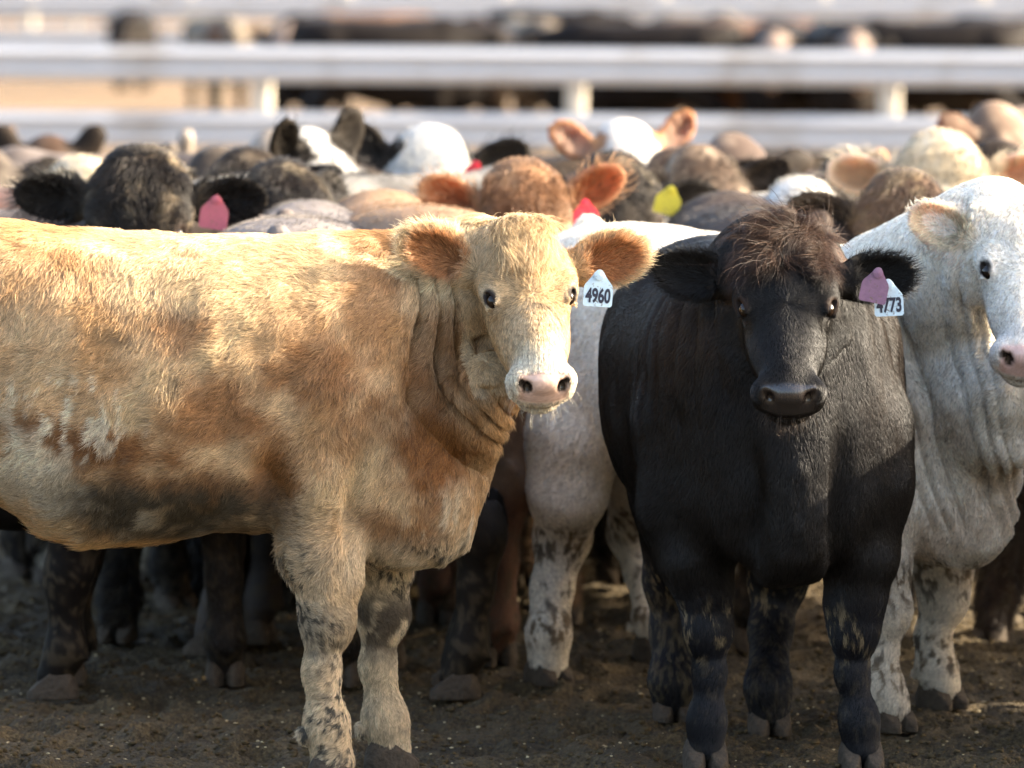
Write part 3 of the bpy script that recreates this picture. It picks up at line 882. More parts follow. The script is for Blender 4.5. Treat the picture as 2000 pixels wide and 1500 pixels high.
def generic_col(base, base2, face=None, face_from=-1.0, leg=None, ear=None, nose=(.05, .035, .03), muz=None, fleck=None, patch=None, eyepatch=None, seed=0, blaze=.12):
    base = np.array(base, np.float32)
    def fn(c, P, r):
        n1 = fbm(P, 4, 61 + seed, 3); n2 = fbm(P, 22, 62 + seed, 2)
        col = np.repeat(base[None], len(P), 0)
        col = mixc(col, base2, sst(n1, .42, .64) * .8)
        col = mixc(col, base2, sst(n2, .55, .7) * .5)
        if patch is not None: col = mixc(col, patch, sst(n1, .54, .57) * (1 - r['head']))
        if leg is not None: col = mixc(col, leg, sst(P[:, 2], .5, .42))
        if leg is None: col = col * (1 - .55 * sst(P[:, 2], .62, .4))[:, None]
        col = mixc(col, (.06, .045, .028), sst(P[:, 2], .45, .3) * sst(fbm(P, 60, 68, 2), .52, .62) * .6)
        h = r['h']; hd = r['head'] * (1 - (r['ear'] > .05))
        if face is not None: col = mixc(col, face, hd * sst(h[:, 0], face_from - .01, face_from + .01) * (np.abs(h[:, 1]) < blaze))
        if eyepatch is not None:
            col = mixc(col, eyepatch, hd * sst(((h[:, 0] - .19) / .06) ** 2 + ((np.abs(h[:, 1]) - .09) / .045) ** 2, 1.2, .9))
        if fleck is not None: col = mixc(col, fleck, sst(fbm(P, 38, 66 + seed, 2), .48, .62) * sst(fbm(P, 9, 67, 2), .4, .56) * .9 * sst(P[:, 2], .8, 1.0) * (1 - r['ear']))
        if ear is None and base.mean() < .08: col = mixc(col, (.012, .010, .008), r['ear'] * .85)
        if ear is not None:
            col = mixc(col, ear, r['ear'] * .9 * (1 - .85 * r['rim'])); col = mixc(col, np.minimum(np.array(base2) * 1.3, .8), r['ear'] * r['rim'] * .8)
        return face_common(c, col, r, nose, muz)
    return fn

# ------------------------------------------------------------------ ear tags
def tag_mesh(name, wd, ht, m, bend=0.0, slit=False):
    out = [(-.16, 0), (.16, 0), (.22, -.10), (.46, -.36), (.5, -.46), (.5, -.94), (.44, -1), (-.44, -1), (-.5, -.94), (-.5, -.46), (-.46, -.36), (-.22, -.10)]
    V = []
    for dy in (-.0011, .0011):
        V.append((0, dy, -.55 * ht))
        for x, z in out: V.append((x * wd, dy + bend * (x * x * 4 - 0) * wd + bend * z * z * ht * .3, z * ht))
    n = len(out); F = []
    for i in range(n):
        j = (i + 1) % n
        F.append((0, 1 + j, 1 + i)); F.append((n + 1, n + 2 + i, n + 2 + j))
        F.append((1 + i, 1 + j, n + 2 + j)); F.append((1 + i, n + 2 + j, n + 2 + i))
    # the round button that holds it
    b0 = len(V); k = 12
    for y_ in (-.006, -.002):
        for i in range(k): V.append((.011 * math.cos(i * 6.2832 / k), y_, .012 * math.sin(i * 6.2832 / k) - .07 * ht))
    V.append((0, -.0072, -.07 * ht))
    for i in range(k):
        j = (i + 1) % k
        F.append((b0 + i, b0 + j, b0 + k + j)); F.append((b0 + i, b0 + k + j, b0 + k + i)); F.append((b0 + 2 * k, b0 + i, b0 + j))
    me = to_mesh(name, np.array(V, np.float32), np.array(F), m)
    me.polygons.foreach_set('use_smooth', np.zeros(len(me.polygons), bool))
    return me

def digits(txt, h, parent, wd, zc, sx=.62, mat_=None):
    cu = bpy.data.curves.new('tag_number', 'FONT'); cu.body = txt; cu.size = h / .70; cu.align_x = 'CENTER'; cu.align_y = 'CENTER'
    cu.extrude = .0003; cu.offset = h * .05; cu.resolution_u = 4
    tmp = bpy.data.objects.new('tmp', cu); S.collection.objects.link(tmp)
    bpy.context.view_layer.update()
    me = bpy.data.meshes.new_from_object(tmp.evaluated_get(bpy.context.evaluated_depsgraph_get()))
    bpy.data.objects.remove(tmp)
    co = np.zeros(len(me.vertices) * 3, np.float32); me.vertices.foreach_get('co', co); co = co.reshape(-1, 3)
    ww = co[:, 0].max() - co[:, 0].min(); cx = (co[:, 0].max() + co[:, 0].min()) / 2
    out = np.stack([(co[:, 0] - cx) / ww * wd, -.0016 - co[:, 2], co[:, 1] + zc], 1)
    me.vertices.foreach_set('co', out.astype(np.float32).ravel())
    me.materials.clear(); me.materials.append(M_NUM)
    return link(bpy.data.objects.new('tag_number', me), parent)

def ear_tag(c, px, py, d, wd, ht, col, yaw=0, roll=0, txt=None, bend=0, dirt=.12, label=None, trans=False):
    m = stained(simple('tag_plastic', col, .45, .5, .1, 60, dirt), (.12, .085, .05), 130, .56, .66, .75)
    me = tag_mesh('ear_tag', wd, ht, m, bend)
    o = link(bpy.data.objects.new('ear_tag', me), c.root)
    o.location = c.loc(at(px, py, d)); o.rotation_euler = (0, R(roll), R(yaw) - c.h)
    if label: o['label'] = label
    if txt: digits(txt, ht * .40, o, wd * .86, -ht * .70)
    return o

# ------------------------------------------------------------------ the tan cow (side on, head turned to the viewer)
def lp_fn(o, hd):
    h = R(hd); Rz = np.array([[math.cos(h), -math.sin(h), 0], [math.sin(h), math.cos(h), 0], [0, 0, 1]])
    return lambda px, py, d: (at(px, py, d) - np.array([o[0], o[1], 0])) @ Rz
def leg_px(lp, pts, d):
    L = []
    for px, py, r_, *dd in pts:
        p = lp(px, py, d + (dd[0] if dd else 0)); L.append((p[0], p[1], p[2], r_))
    L[-1] = (L[-1][0], L[-1][1], .05, L[-1][3])
    return L

lp = lp_fn(TO, 0)
tan_torso = [(-.84, 1.14, .88, .05), (-.80, 1.20, .82, .14), (-.70, 1.245, .72, .21), (-.55, 1.262, .65, .25), (-.37, 1.266, .625, .28), (-.26, 1.255, .56, .30), (-.16, 1.245, .535, .305), (.0, 1.235, .55, .31),
             (.14, 1.235, .568, .305), (.27, 1.235, .56, .28), (.38, 1.24, .53, .25), (.48, 1.21, .485, .22), (.57, 1.13, .478, .185), (.65, .99, .49, .14), (.70, .88, .53, .09), (.725, .8, .62, .04)]
tan_legs = [leg_px(lp, [(660, 800, .11), (700, 980, .09), (742, 1110, .062), (746, 1195, .049), (738, 1300, .031), (752, 1405, .042), (762, 1470, .044)], 13.97),
            leg_px(lp, [(640, 760, .12), (620, 930, .105), (628, 1060, .086), (642, 1130, .066), (638, 1205, .052), (628, 1310, .032), (638, 1415, .041), (650, 1485, .046)], 13.69),
            std_legs()[2], std_legs()[3]]
for L in tan_legs[2:]:
    for i, q_ in enumerate(L): L[i] = (q_[0] - .06, q_[1], q_[2], q_[3])
hpz = lp(1018, 446, 13.72)
def tan_bump(c, P):
    h = c.tohead(P)
    # folds of loose skin hanging round the neck, parallel with the jaw
    z = P[:, 2]; x = P[:, 0]
    zz = np.clip((1.16 - z) / .36, 0, 1.6)
    u = x - .10 * zz ** 2 * (x - .50) / .25 - .012 * np.sin(z * 19)
    u = u + (fbm(P, 5, 71, 2) - .5) * .03
    ph = (u - .52) / .050
    ph = ph + .3 * np.sin(ph * 1.7 + 2 * z) ; ridge = (1 - np.abs(np.sin(np.pi * ph)) ** .6) * (.45 + .8 * sst(fbm(P, 6, 75, 2), .35, .6))
    side = sst(P[:, 1], .02, -.06)
    head = (h[:, 0] > -.05) & (h[:, 2] > -.20) & (np.abs(h[:, 1]) < .13)
    m = sst(x, .525, .60) * sst(x, .86, .76) * sst(z, .60, .80) * sst(z, 1.19, 1.10) * side * (1 - head)
    d = -.044 * ridge * m
    b = (fbm(P, 4.5, 72, 3) - .5) * .030 * (1 - head) * sst(x, .7, .5) * sst(z, .45, .6)
    # crease between the shoulder and the ribs, hollow behind the elbow
    xs, zs = tan_xz(535, 950); b -= .030 * np.exp(-((x - xs) / .035) ** 2 - ((z - zs) / .07) ** 2) * side
    xs, zs = tan_xz(440, 860); b -= .014 * np.exp(-((x - xs) / .06) ** 2 - ((z - zs) / .10) ** 2) * side
    xs, zs = tan_xz(690, 1010); b -= .022 * np.exp(-((x - xs - .12 * (z - zs)) / .022) ** 2 - ((z - zs) / .16) ** 2) * side
    xs, zs = tan_xz(800, 790); b -= .022 * np.exp(-((x - xs) / .02) ** 2 - ((z - zs) / .045) ** 2) * side
    return d + b
RES1 = .0062
tan = Cow(TO, 0, dict(pos=hpz, yaw=-80, pitch=49, roll=-2, s=.88), tan_torso, tan_legs,
          neck=[((.46, 0, 1.00), hpz + np.array([-.07, .12, -.11]), .20, .115, .05),
                ((.42, 0, 1.13), hpz + np.array([-.10, .12, -.07]), .095, .08, .05),
                ((.60, .02, .82), lp(915, 650, 13.86), .15, .115, .05),
                ((.66, .02, .72), lp(945, 760, 13.72), .085, .085, .05),
                ((.60, .02, .72), (.52, .0, .62), .13, .12, .05)],
          ears=(12, 27), res=RES1, bump=tan_bump, tail=False, ear_fwd=(8, 4), headw=1.13)
tan.finish('cow', 'tan cow standing side on in front, head turned to the viewer, ear tag 4960', tan_col)
def tan_len(c, P, r):
    l = np.ones(len(P))
    l *= 1 + .5 * sst(P[:, 2], 1.15, 1.24)
    l *= 1 + .9 * sst(P[:, 2], .62, .55) * (P[:, 0] < .3)
    return l
tan.fur(650000, .0195, .25, .00040, lenfn=tan_len, seed=11, clump=.6, cs=.011, cvar=.28)
def poll_mask(a, b, wd, zlo=-.09):
    def fn(c, P, r):
        h = r['h']; return r['head'] * (r['ear'] < .05) * sst(h[:, 0], a - .02, a) * sst(h[:, 0], b + .02, b) * sst(np.abs(h[:, 1]), wd, wd * .7) * (h[:, 2] > zlo)
    return fn
def fall_flow(c, P, N, r):
    h = r['h']
    d = np.stack([np.ones(len(P)), -h[:, 1] * 5.5, np.zeros(len(P)) - .1], 1)
    return d @ c.HR.T
tan.fur(5000, .058, .42, .0006, name='forelock', mask=poll_mask(-.03, .085, .062), seed=21, clump=.95, cs=.016, flowfn=fall_flow, npts=6, clen=False, curl=.12, swirl=.35)
def beard(c, P, r):
    h = r['h']; return r['head'] * sst(h[:, 0], .36, .41) * sst(h[:, 2], -.10, -.13) * (1 - r['nose'])
def out_flow(c, P, N, r):
    h = r['h']; d = np.stack([.5 * np.ones(len(P)), h[:, 1] * 8, -.8 * np.ones(len(P))], 1); return d @ c.HR.T
tan.fur(120, .030, 1.1, .00022, name='whiskers', mask=beard, seed=31, clump=.0, cs=.05, flowfn=out_flow, npts=6, clen=False, curl=.2, swirl=.1, colmul=(1, 1, 1))
ear_tag(tan, 1171, 532, 13.60, .066, .077, (.50, .64, .72), yaw=4, roll=4, txt='4960', label='pale blue tag printed 4960')

# ------------------------------------------------------------------ the black cow (facing the viewer)
BO, BH = (.583, 14.33), -84
lb = lp_fn(BO, BH)
black_torso = [(-.74, 1.08, .82, .06), (-.69, 1.15, .72, .18), (-.58, 1.185, .62, .27), (-.4, 1.195, .54, .33), (-.2, 1.185, .49, .355), (0., 1.175, .475, .35), (.18, 1.18, .48, .325),
               (.33, 1.19, .49, .29), (.44, 1.16, .46, .25), (.53, 1.08, .44, .20), (.585, .93, .46, .13), (.625, .82, .50, .08), (.65, .72, .58, .02)]
black_legs = [leg_px(lb, [(1665, 840, .135, .05), (1680, 960, .115, .02), (1675, 1080, .088), (1668, 1170, .064), (1667, 1225, .048), (1664, 1315, .030), (1678, 1405, .037), (1682, 1465, .042)], 13.93),
              leg_px(lb, [(1350, 850, .135, .1), (1345, 990, .115, .05), (1362, 1090, .085), (1378, 1150, .058), (1383, 1225, .046), (1386, 1315, .029), (1381, 1405, .036), (1378, 1465, .041)], 13.95),
              leg_px(lb, [(1540, 700, .20, .2), (1550, 950, .15), (1520, 1130, .066, .2), (1505, 1230, .045, .15), (1500, 1340, .048), (1503, 1400, .048)], 14.60),
              leg_px(lb, [(1370, 700, .20, .0), (1350, 950, .15, -.1), (1315, 1130, .066, .05), (1312, 1230, .046, .05), (1313, 1330, .050), (1316, 1370, .048)], 14.86)]
hpb = lb(1533, 462, 13.76)
def black_bump(c, P):
    h = c.tohead(P)
    head = (h[:, 0] > -.05) & (h[:, 2] > -.21) & (np.abs(h[:, 1]) < .14)
    b = (fbm(P, 4, 82, 3) - .5) * .03 * (1 - head) * sst(P[:, 2], .45, .6)
    u = P[:, 0] * .9 + P[:, 2] * .25 + (fbm(P, 5, 83, 2) - .5) * .04
    m = sst(np.abs(P[:, 1]), .10, .2) * sst(P[:, 2], .7, .9) * sst(P[:, 0], .1, .3) * (1 - head)
    b -= .007 * (1 - np.abs(np.sin(np.pi * u / .06)) ** .7) * m
    # hollows either side of the brisket
    for s_ in (1, -1):
        b -= .045 * np.exp(-((P[:, 1] - s_ * .105) / .03) ** 2 - ((P[:, 2] - .60) / .16) ** 2) * sst(P[:, 0], .3, .45)
    return b
black = Cow(BO, BH, dict(pos=hpb, yaw=-6, pitch=49, roll=0, s=.90), black_torso, black_legs,
            neck=[((.30, .0, .98), hpb + np.array([-.16, 0, -.12]), .25, .17, .08),
                  ((.30, 0, .76), hpb + np.array([-.13, 0, -.27]), .25, .14, .08),
                  (lb(1520, 800, 13.90), lb(1508, 960, 13.80), .085, .070, .06),
                  (lb(1508, 940, 13.80), lb(1508, 1080, 13.79), .066, .062, .05)],
            extra=[(rcone(lb(1520, 770, 13.95), lb(1512, 900, 13.80), .05, .045), .05, 'add'), (ell(lb(1410, 985, 13.88), (.07, .085, .11)), .05, 'add'), (ell(lb(1612, 985, 13.86), (.07, .085, .11)), .05, 'add')],
            ears=(6, 10), res=RES1, bump=black_bump, tail=False, ear_fwd=(-6, -4), headw=1.2)
black.finish('cow', 'black cow with tousled brown topknot facing the viewer, ear tag 4773', black_col, dark=True)
def black_len(c, P, r):
    return 1 + .7 * r['ear'] + .8 * sst(P[:, 2], .45, .38) * sst(P[:, 2], .22, .28) * (P[:, 0] > 0)
black.fur(600000, .015, .16, .00036, lenfn=black_len, seed=12, clump=.12, cs=.006, swirl=.45, colvar=.4, curl=.04, cvar=.3)
def tousle(c, P, N, r):
    h = r['h']
    a = (fbm(P, 15, 77, 2) - .5) * 11
    d = np.stack([.35 + np.cos(a) * .8, h[:, 1] * 7 + np.sin(a) * .9 - .45, np.zeros(len(P)) + .35], 1)
    return d @ c.HR.T
black.fur(9000, .050, .42, .0005, name='forelock', mask=poll_mask(-.07, .115, .10, -.12), seed=22, clump=.9, cs=.019, flowfn=tousle, npts=7, clen=False, curl=.12, swirl=.3, colvar=.5, colmul=(.8, .75, .72))
black.fur(220, .085, .8, .0004, name='stray_hairs', mask=poll_mask(-.07, .10, .09, -.12), seed=23, clump=.8, cs=.03, flowfn=tousle, npts=7, clen=False, curl=.5)
black.fur(160, .028, 1.1, .00026, name='whiskers', mask=beard, seed=32, clump=.0, cs=.05, flowfn=out_flow, npts=6, clen=False, curl=.2, swirl=.1, colmul=(9, 8, 7))
ear_tag(black, 1734, 550, 13.68, .066, .078, (.50, .64, .72), yaw=-4, roll=-3, txt='4773', label='pale blue tag printed 4773')
ear_tag(black, 1716, 528, 13.655, .062, .074, (.20, .105, .17), yaw=-2, roll=12, dirt=.35, label='dusty purple tag overlapping the blue one')

# ------------------------------------------------------------------ the white cow behind them
WO, WH = (.675, 15.27), -52.5
lw = lp_fn(WO, WH)
white_torso = [(-.93, 1.05, .85, .05), (-.88, 1.12, .76, .16), (-.78, 1.165, .66, .23), (-.6, 1.18, .58, .27), (-.35, 1.17, .53, .30), (-.1, 1.15, .48, .31), (.15, 1.14, .46, .31), (.35, 1.15, .44, .28),
               (.50, 1.16, .42, .25), (.62, 1.12, .39, .22), (.72, 1.02, .385, .17), (.79, .9, .43, .11), (.83, .78, .55, .04)]
white_legs = [leg_px(lw, [(1800, 850, .14), (1840, 1010, .10), (1842, 1110, .068), (1842, 1165, .052), (1822, 1240, .036), (1828, 1300, .043), (1838, 1345, .046)], 15.1),
              leg_px(lw, [(1700, 800, .13), (1710, 990, .09), (1725, 1110, .060), (1732, 1190, .050), (1718, 1290, .036), (1725, 1350, .046), (1738, 1400, .046)], 14.66),
              leg_px(lw, [(1280, 700, .18, -.1), (1270, 900, .12), (1232, 1040, .056, .15), (1252, 1120, .036, .1), (1268, 1210, .036), (1280, 1255, .036)], 16.1),
              leg_px(lw, [(1180, 640, .20, .1), (1125, 850, .125), (1110, 960, .095), (1098, 1050, .066, .08), (1078, 1150, .047, .05), (1072, 1235, .050), (1070, 1300, .050)], 15.6)]
hpw = lw(2010, 396, 14.40)
def white_bump(c, P):
    h = c.tohead(P)
    head = (h[:, 0] > -.05) & (h[:, 2] > -.20) & (np.abs(h[:, 1]) < .13)
    z, x = P[:, 2], P[:, 0]
    zz = np.clip((1.15 - z) / .5, 0, 1.5)
    u = x * .61 + P[:, 1] * .79 - .10 * zz ** 1.6 + (fbm(P, 4, 91, 2) - .5) * .05
    m = sst(x, .50, .60) * sst(z, .42, .6) * sst(z, 1.2, 1.1) * (1 - head)
    u = u + .018 * np.sin(u * 31); b = -.024 * (.4 + .9 * sst(fbm(P, 6, 95, 2), .35, .6)) * (1 - np.abs(np.sin(np.pi * u / .055)) ** .7) * m
    return b + (fbm(P, 4.5, 92, 3) - .5) * .03 * (1 - head) * sst(z, .4, .6)
white = Cow(WO, WH, dict(pos=hpw, yaw=-39, pitch=48, roll=3, s=.93), white_torso, white_legs,
            neck=[((.50, 0, .96), hpw + np.array([-.16, -.02, -.12]), .24, .16, .06),
                  ((.45, 0, 1.08), hpw + np.array([-.12, 0, -.04]), .11, .10, .05),
                  ((.66, 0, .78), lw(1985, 760, 14.45), .18, .11, .06),
                  ((.72, 0, .70), lw(1970, 850, 14.5), .13, .09, .05)],
            ears=(20, 22), res=.0085, bump=white_bump, tail=True, ear_fwd=(0, 10), headw=1.15)
white.finish('cow', 'white cow at the right edge standing behind the black one, neck deeply folded', white_col)
white.fur(300000, .012, .22, .00045, seed=13, clump=.5, vis=-.2)

# ------------------------------------------------------------------ the rest of the herd
BLK = ((.016, .012, .009), (.050, .036, .025)); BRN = ((.20, .095, .040), (.33, .18, .085)); RED = ((.19, .095, .045), (.32, .20, .115))
DBR = ((.050, .030, .020), (.12, .080, .055)); CRM = ((.46, .385, .27), (.54, .47, .36)); WHT = ((.50, .47, .42), (.56, .54, .50)); GRY = ((.04, .032, .026), (.11, .09, .07))
def herd(label, px, py, d, yaw=-90, pitch=55, body=-90, pal=BLK, s=1.0, ears=(12, 12), ef=(0, 0), dark=True, furn=0, res=.017, reach=.80, roll=0, scale=.88, name='cow', headw=1.17, furlen=.02, poll=1.15, **kw):
    p = at(px, py, d); h = R(body)
    o = (p[0] - math.cos(h) * reach, p[1] - math.sin(h) * reach)
    l = lp_fn(o, body)(px, py, d); s *= .93; pitch += 6; l = np.array([l[0], l[1], p[2] - .010])
    tt = [(a * 1.0, b * scale, cc * scale, e_ * .86) for a, b, cc, e_ in STD_TORSO]
    lg = [[(q_[0], q_[1], q_[2] * (scale if i < 3 else 1), q_[3]) for i, q_ in enumerate(L)] for L in std_legs()]
    c = Cow(o, body, dict(pos=l, yaw=yaw - body, pitch=pitch, roll=roll, s=s), tt, lg, ears=ears, res=res, ear_fwd=ef, headw=headw, poll=poll)
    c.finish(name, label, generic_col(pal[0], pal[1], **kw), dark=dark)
    if furn: c.fur(furn, furlen * 1.5, .5, .0009, seed=int(px), clump=.6, cs=.02, npts=4, vis=-.1)
    return c

A = herd('black cow facing the viewer over the back of the tan one, pink ear tag', 272, 306, 16.2, yaw=-92, body=-100, pitch=51, ears=(4, 8), ef=(0, 0), furn=90000, res=.011, headw=1.22, s=1.1,
         pal=((.016, .012, .009), (.045, .034, .024)), fleck=(.22, .17, .11), reach=.75)
ear_tag(A, 423, 385, 16.05, .075, .085, (.40, .09, .12), roll=8, label='dirty pink tag')
Bc = herd('cream cow with pale ears behind the black one at the left', 150, 322, 17.6, yaw=-100, body=-95, pitch=48, pal=CRM, dark=False, ears=(25, 0), ef=(-20, -10), furn=26000, nose=(.5, .32, .26), reach=.85, s=1.05)
herd('dark cow with upright ears far back at the left', 95, 272, 22.5, body=-80, yaw=-85, pitch=45, ears=(58, 58), pal=DBR, s=.95, res=.022)
herd('dusty grey cow cut by the left edge of the view', -30, 296, 20.5, body=-110, yaw=-70, pitch=45, pal=GRY, ears=(20, 20), res=.022)
herd('black cow with tan flecked forehead right of the pink tagged one', 556, 322, 17.1, body=-60, yaw=-75, pitch=40, furn=26000, pal=((.015, .011, .009), (.05, .04, .03)), fleck=(.15, .12, .08), ears=(35, -12), ef=(-50, -30), res=.014)
herd('white faced cow with a black patch round its eye', 612, 262, 18.2, body=-150, yaw=-55, pitch=44, pal=BLK, face=(.42, .405, .38), face_from=-.2, eyepatch=(.03, .03, .035), ears=(70, 72), ef=(0, 30), res=.015, furn=12000)
herd('grey dun cow with a pale brow in the middle rows', 430, 296, 19.4, body=-120, yaw=-75, pitch=42, pal=GRY, leg=(.5, .46, .4), ears=(30, 5), res=.02, fleck=(.24, .2, .15))
herd('pale dusty cow far back beside the white faced one', 540, 262, 22.0, body=-75, yaw=-80, pitch=40, pal=((.16, .13, .10), (.30, .26, .22)), ears=(10, -10), res=.022, dark=False)
H_ = herd('white polled cow with black ears and red tag', 838, 258, 18.8, body=-98, yaw=-88, pitch=45, pal=BLK, face=(.42, .41, .385), face_from=-.2, ears=(20, 44), ef=(0, 0), res=.014, furn=14000, headw=1.25, s=1.05)
ear_tag(H_, 930, 316, 18.2, .075, .11, (.62, .02, .04), roll=12, label='red tag')
Lc = herd('red brown cow with glowing orange ear and red tag between the tan and black ones', 1025, 330, 16.6, body=-84, yaw=-80, pitch=52, pal=RED, dark=False, ears=(32, 22), ef=(4, 10), res=.011, furn=46000, s=1.02, ear=(.22, .085, .035), nose=(.4, .25, .2))
ear_tag(Lc, 1143, 392, 16.35, .07, .078, (.62, .015, .04), yaw=4, roll=-3, label='bright red tag')
Mc = herd('black cow with a yellow ear tag', 1205, 312, 17.7, body=-70, yaw=-78, pitch=50, pal=((.015, .012, .010), (.05, .04, .03)), fleck=(.15, .125, .09), ears=(2, 20), ef=(0, 0), res=.014, furn=20000, s=1.05)
ear_tag(Mc, 1312, 366, 17.45, .075, .08, (.55, .48, .03), roll=14, label='yellow tag')
herd('white headed cow with pink upright ears far back', 1225, 240, 20.0, body=-125, yaw=-70, pitch=35, pal=BRN, face=(.44, .41, .37), face_from=-.2, ears=(48, 35), ef=(0, 0), res=.016, ear=(.30, .20, .15), dark=False)
herd('brown cow with dusty cheek, dark ear turned to the light', 1375, 292, 18.6, body=-70, yaw=-62, pitch=40, pal=((.06, .04, .028), (.18, .13, .09)), fleck=(.3, .24, .18), ears=(22, 10), ef=(20, 0), res=.015, furn=14000)
herd('dusky brown cow with rounded poll in the rear row', 1440, 268, 20.2, body=-60, yaw=-60, pitch=38, pal=((.07, .05, .04), (.2, .155, .12)), ears=(12, 5), res=.018)
herd('white cow seen low behind the black topknot', 1572, 368, 17.4, body=-50, yaw=-80, pitch=58, pal=WHT, dark=False, ears=(-10, -20), res=.015, furn=16000, nose=(.5, .35, .3))
herd('dark brown cow between the white heads at the right', 1765, 352, 16.3, body=-115, yaw=-95, pitch=50, pal=DBR, fleck=(.16, .115, .07), ears=(5, 14), ef=(0, 10), res=.012, furn=36000, s=1.05, reach=.7)
herd('cream headed cow with brown lined ears behind the right hand white one', 1838, 272, 17.9, body=-86, yaw=-88, pitch=48, pal=CRM, dark=False, ears=(12, 10), ef=(0, 0), res=.012, furn=36000, headw=1.25, s=1.08, ear=(.30, .22, .13), nose=(.5, .33, .28))
herd('light brown cow at the far right back row', 1955, 205, 20.5, body=-110, yaw=-50, pitch=35, pal=((.12, .08, .055), (.27, .2, .14)), dark=False, ears=(30, 20), res=.02, scale=1.08)
herd('dark cow under the light brown one at the right edge', 1950, 282, 19.0, body=-100, yaw=-85, pitch=40, pal=BLK, ears=(0, 0), res=.02)
herd('black cow wedged between the tan flecked one and the grey dun one', 478, 300, 18.0, yaw=-95, body=-85, pitch=44, pal=BLK, fleck=(.13, .1, .07), ears=(16, 12), res=.016, furn=12000)
herd('black cow behind the light brown back, ears level', 700, 318, 19.2, yaw=-100, body=-95, pitch=46, pal=BLK, ears=(18, 14), res=.018)
herd('blackish brown cow under the white head with pink ears', 1322, 300, 19.4, yaw=-85, body=-95, pitch=46, pal=DBR, fleck=(.2, .15, .11), ears=(22, 18), res=.016, furn=12000)
herd('black cow whose ear touches the cream headed one', 1665, 312, 19.0, yaw=-80, body=-100, pitch=46, pal=BLK, ears=(10, 20), res=.018)
hid_o = at(1000, 560, 15.45); HID = (1000 + (-.76) / 15.45 * FPX, 524, 15.45)
# cows whose heads are down or hidden: only backs and legs show
def back_cow(label, px, py, d, body, pal, scale=1.0, dark=True, res=.018, furn=0, xneg=1.0, tail=True, **kw):
    p = at(px, py, d); h = R(body)
    sc = (p[2]) / 1.25
    o = (p[0], p[1])
    tt = [(a * (xneg if a < 0 else 1), b * sc, cc * sc, e_) for a, b, cc, e_ in STD_TORSO]
    lg = [[(q_[0], q_[1], q_[2] * (sc if i < 3 else 1), q_[3]) for i, q_ in enumerate(L)] for L in std_legs()]
    c = Cow(o, body, dict(pos=(.92, 0, .93 * sc), yaw=0, pitch=42, s=.95), tt, lg, ears=(5, 5), res=res, tail=tail)
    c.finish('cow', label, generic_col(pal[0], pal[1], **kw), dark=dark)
    if furn: c.fur(furn, .018, .3, .0007, seed=int(px), clump=.5, cs=.02, npts=4, vis=-.1)
    return c
back_cow('grey backed cow just over the tan one, head out of sight', 585, 414, 16.2, 88, ((.07, .06, .055), (.17, .15, .14)), furn=20000, leg=(.015, .012, .010))
back_cow('light brown back with a smooth sheen left of the red tagged cow', 790, 392, 16.6, 100, ((.17, .10, .055), (.23, .145, .085)), dark=False, furn=16000, leg=(.10, .05, .03))
back_cow('black cow close behind the tan one, showing only its mud caked legs', *HID, 180, ((.016, .013, .011), (.03, .024, .018)), res=.014, xneg=.84, tail=False)
back_cow('dark grey back behind the light brown one', 775, 335, 18.0, 35, ((.07, .065, .06), (.17, .16, .145)), furn=12000)
back_cow('brown back between the white cow and the black topknot', 1480, 396, 17.0, 100, ((.022, .016, .013), (.05, .036, .028)), furn=16000, leg=(.015, .012, .010))
back_cow('pinkish brown back in the rear row at the right', 1610, 328, 20.5, 20, ((.08, .055, .045), (.16, .12, .10)))
back_cow('black back in the rear row at the centre', 1130, 300, 20.0, 10, BLK)
back_cow('dusty black back in the rear row at the left', 250, 296, 21.0, 170, ((.05, .04, .035), (.14, .115, .10)))
back_cow('dark back low behind the tan rump', 40, 400, 16.6, 160, ((.05, .04, .035), (.12, .10, .09)))
back_cow('black cow filling the gap behind the red brown one', 960, 352, 18.9, 185, BLK)
back_cow('dark cow standing behind the white ones at the right', 1850, 345, 18.6, 190, BLK)
back_cow('black cow standing deep in the herd at the centre left', 480, 345, 18.4, 15, BLK)
back_cow('dark brown cow standing deep in the herd at the centre right', 1400, 345, 19.0, 170, DBR)

# cows just outside the right edge whose shadows fall across the group
for i, (x, y, hd) in enumerate(((2.02, 14.05, -80), (2.0, 15.1, -95), (1.95, 16.1, -80), (2.75, 13.7, -100), (2.45, 15.8, 170), (3.4, 14.6, -60), (2.1, 17.0, -95), (3.6, 16.4, 200), (3.9, 13.2, 170))):
    if i == 0:
        shade = Cow((x, y), hd, dict(pos=(.80, 0, 1.22), yaw=0, pitch=45, s=1), res=.022)
        shade.finish('cow', 'black cow standing just beyond the right edge of the view', generic_col(*BLK), group='cows beyond the right edge', dark=True)
        first = shade.root
    else:
        r_ = first.copy(); S.collection.objects.link(r_); r_.location = (x, y, 0); r_.rotation_euler = (0, 0, R(hd))
        r_['label'] = ['', 'black cow beyond the right edge, behind the nearest one', 'black cow beyond the right edge, third along', 'black cow beyond the right edge, turned away', 'black cow beyond the right edge, side on', 'black cow beyond the right edge, facing left', 'black cow beyond the right edge, deep in the rear', 'black cow beyond the right edge, farthest out', 'black cow beyond the right edge, closest to the viewer'][i]
        for ch in list(first.children):
            k_ = ch.copy(); S.collection.objects.link(k_); k_.parent = r_
first['label'] = 'black cow standing beyond the right edge of the view'

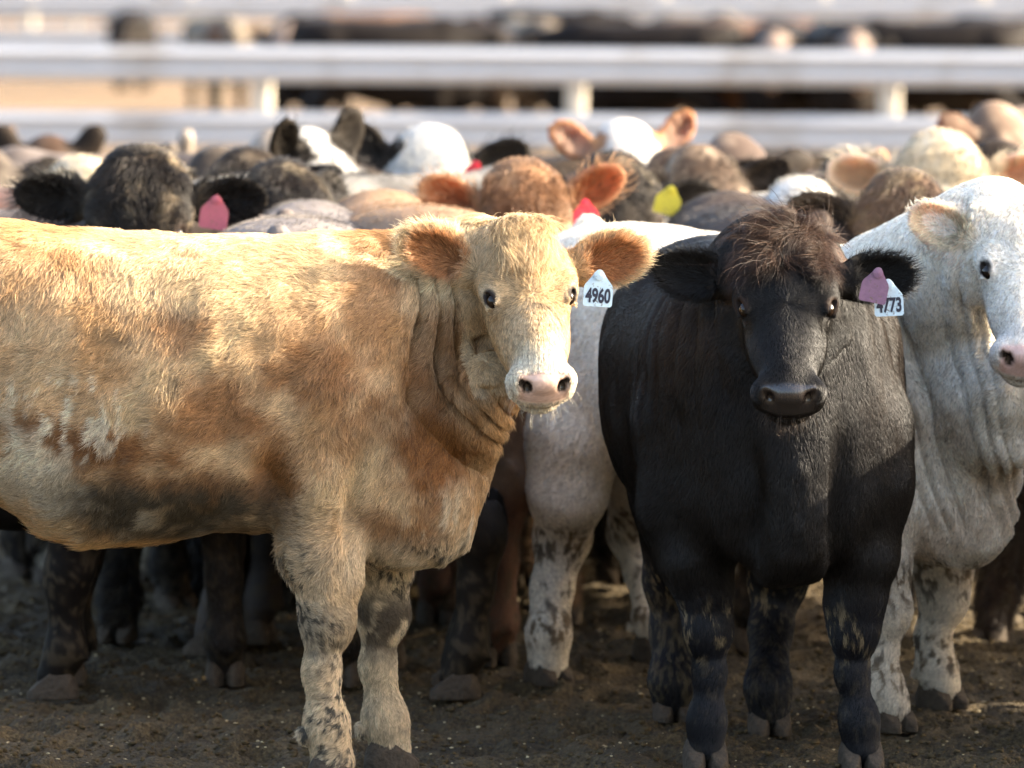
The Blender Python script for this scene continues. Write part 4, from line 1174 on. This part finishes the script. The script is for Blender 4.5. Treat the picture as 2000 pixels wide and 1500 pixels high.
# ------------------------------------------------------------------ cattle of the far pen
def far_cow(pal, face, dark, sc):
    tt = [(a, b * sc, cc * sc, e_) for a, b, cc, e_ in STD_TORSO]
    c = Cow((0, 0), 0, dict(pos=(.82, 0, 1.17 * sc), yaw=0, pitch=42, s=1), tt, ears=(12, 12), res=.03)
    c.finish('cow', 'x', generic_col(pal[0], pal[1], **({} if face is None else dict(face=face, face_from=-.2))), group='cattle of the far pen', dark=dark)
    return c.root
BF = (.20, .15, .12); FB = ((.008, .006, .005), (.014, .011, .009))
kinds = [far_cow(FB, None, True, .96), far_cow(((.07, .035, .02), (.14, .08, .05)), None, False, .96), far_cow(((.07, .055, .04), (.2, .165, .12)), None, False, .93), far_cow(FB, BF, True, .96), far_cow(((.02, .013, .01), (.035, .025, .018)), None, True, .95)]
used = set()
FAR = [(258, 82, -92, 0, 'lone black cow far away above the fence at the left'), (428, 66, -75, 2, 'blurred dun cow with tan legs beyond the fence'), (600, 60, -100, 3, 'far black cow with pinkish face beyond the fence'),
       (770, 57, 5, 0, 'far black cow side on, left of the middle post'), (880, 60, -60, 4, 'far dark brown cow with a sunlit rump'), (700, 66, 190, 1, 'far reddish cow half hidden by the blacks'),
       (1040, 62, -80, 2, 'far dun cow left of the middle post'), (1090, 70, 0, 0, 'far black cow, its back level with the top rail'), (1240, 58, 175, 0, 'long black back in the far pen, right of the middle post'), (1375, 60, -70, 2, 'far grey cow facing the fence'),
       (1450, 64, 10, 1, 'far red cow seen between the rails'), (1520, 57, -95, 3, 'far black cow with pink face right of the red one'), (1590, 60, 170, 4, 'dark brown cow of the far pen seen between rails'), (1640, 56, -85, 3, 'far black cow with light muzzle near the right post'),
       (1720, 64, -60, 2, 'far dun cow next to the right post'), (1810, 60, 180, 0, 'large far black cow side on at the right'), (1900, 66, -100, 3, 'far black cow with a red tag at the right'), (1970, 58, -80, 4, 'far dark brown cow at the right edge')]
SHIFT = {770: 52, 880: 54, 1040: 55, 1240: 50, 1375: 53, 1450: 51, 1520: 50, 1590: 52, 1640: 49.5, 1720: 54, 1810: 51, 1900: 54, 1970: 52, 600: 55}
for px, d, hd, k, lab in FAR:
    src = kinds[k]; d = SHIFT.get(px, d)
    if k in used:
        r_ = src.copy(); S.collection.objects.link(r_)
        for ch in list(src.children):
            k_ = ch.copy(); S.collection.objects.link(k_); k_.parent = r_
    else:
        r_ = src; used.add(k)
    r_.location = (px2x(px, d), d, 0 if d < 80 else -.12); r_.rotation_euler = (0, 0, R(hd)); r_['label'] = lab
    if px in SHIFT: r_.scale = (1.08 + .12 * ((px * 7) % 10) / 10,) * 3
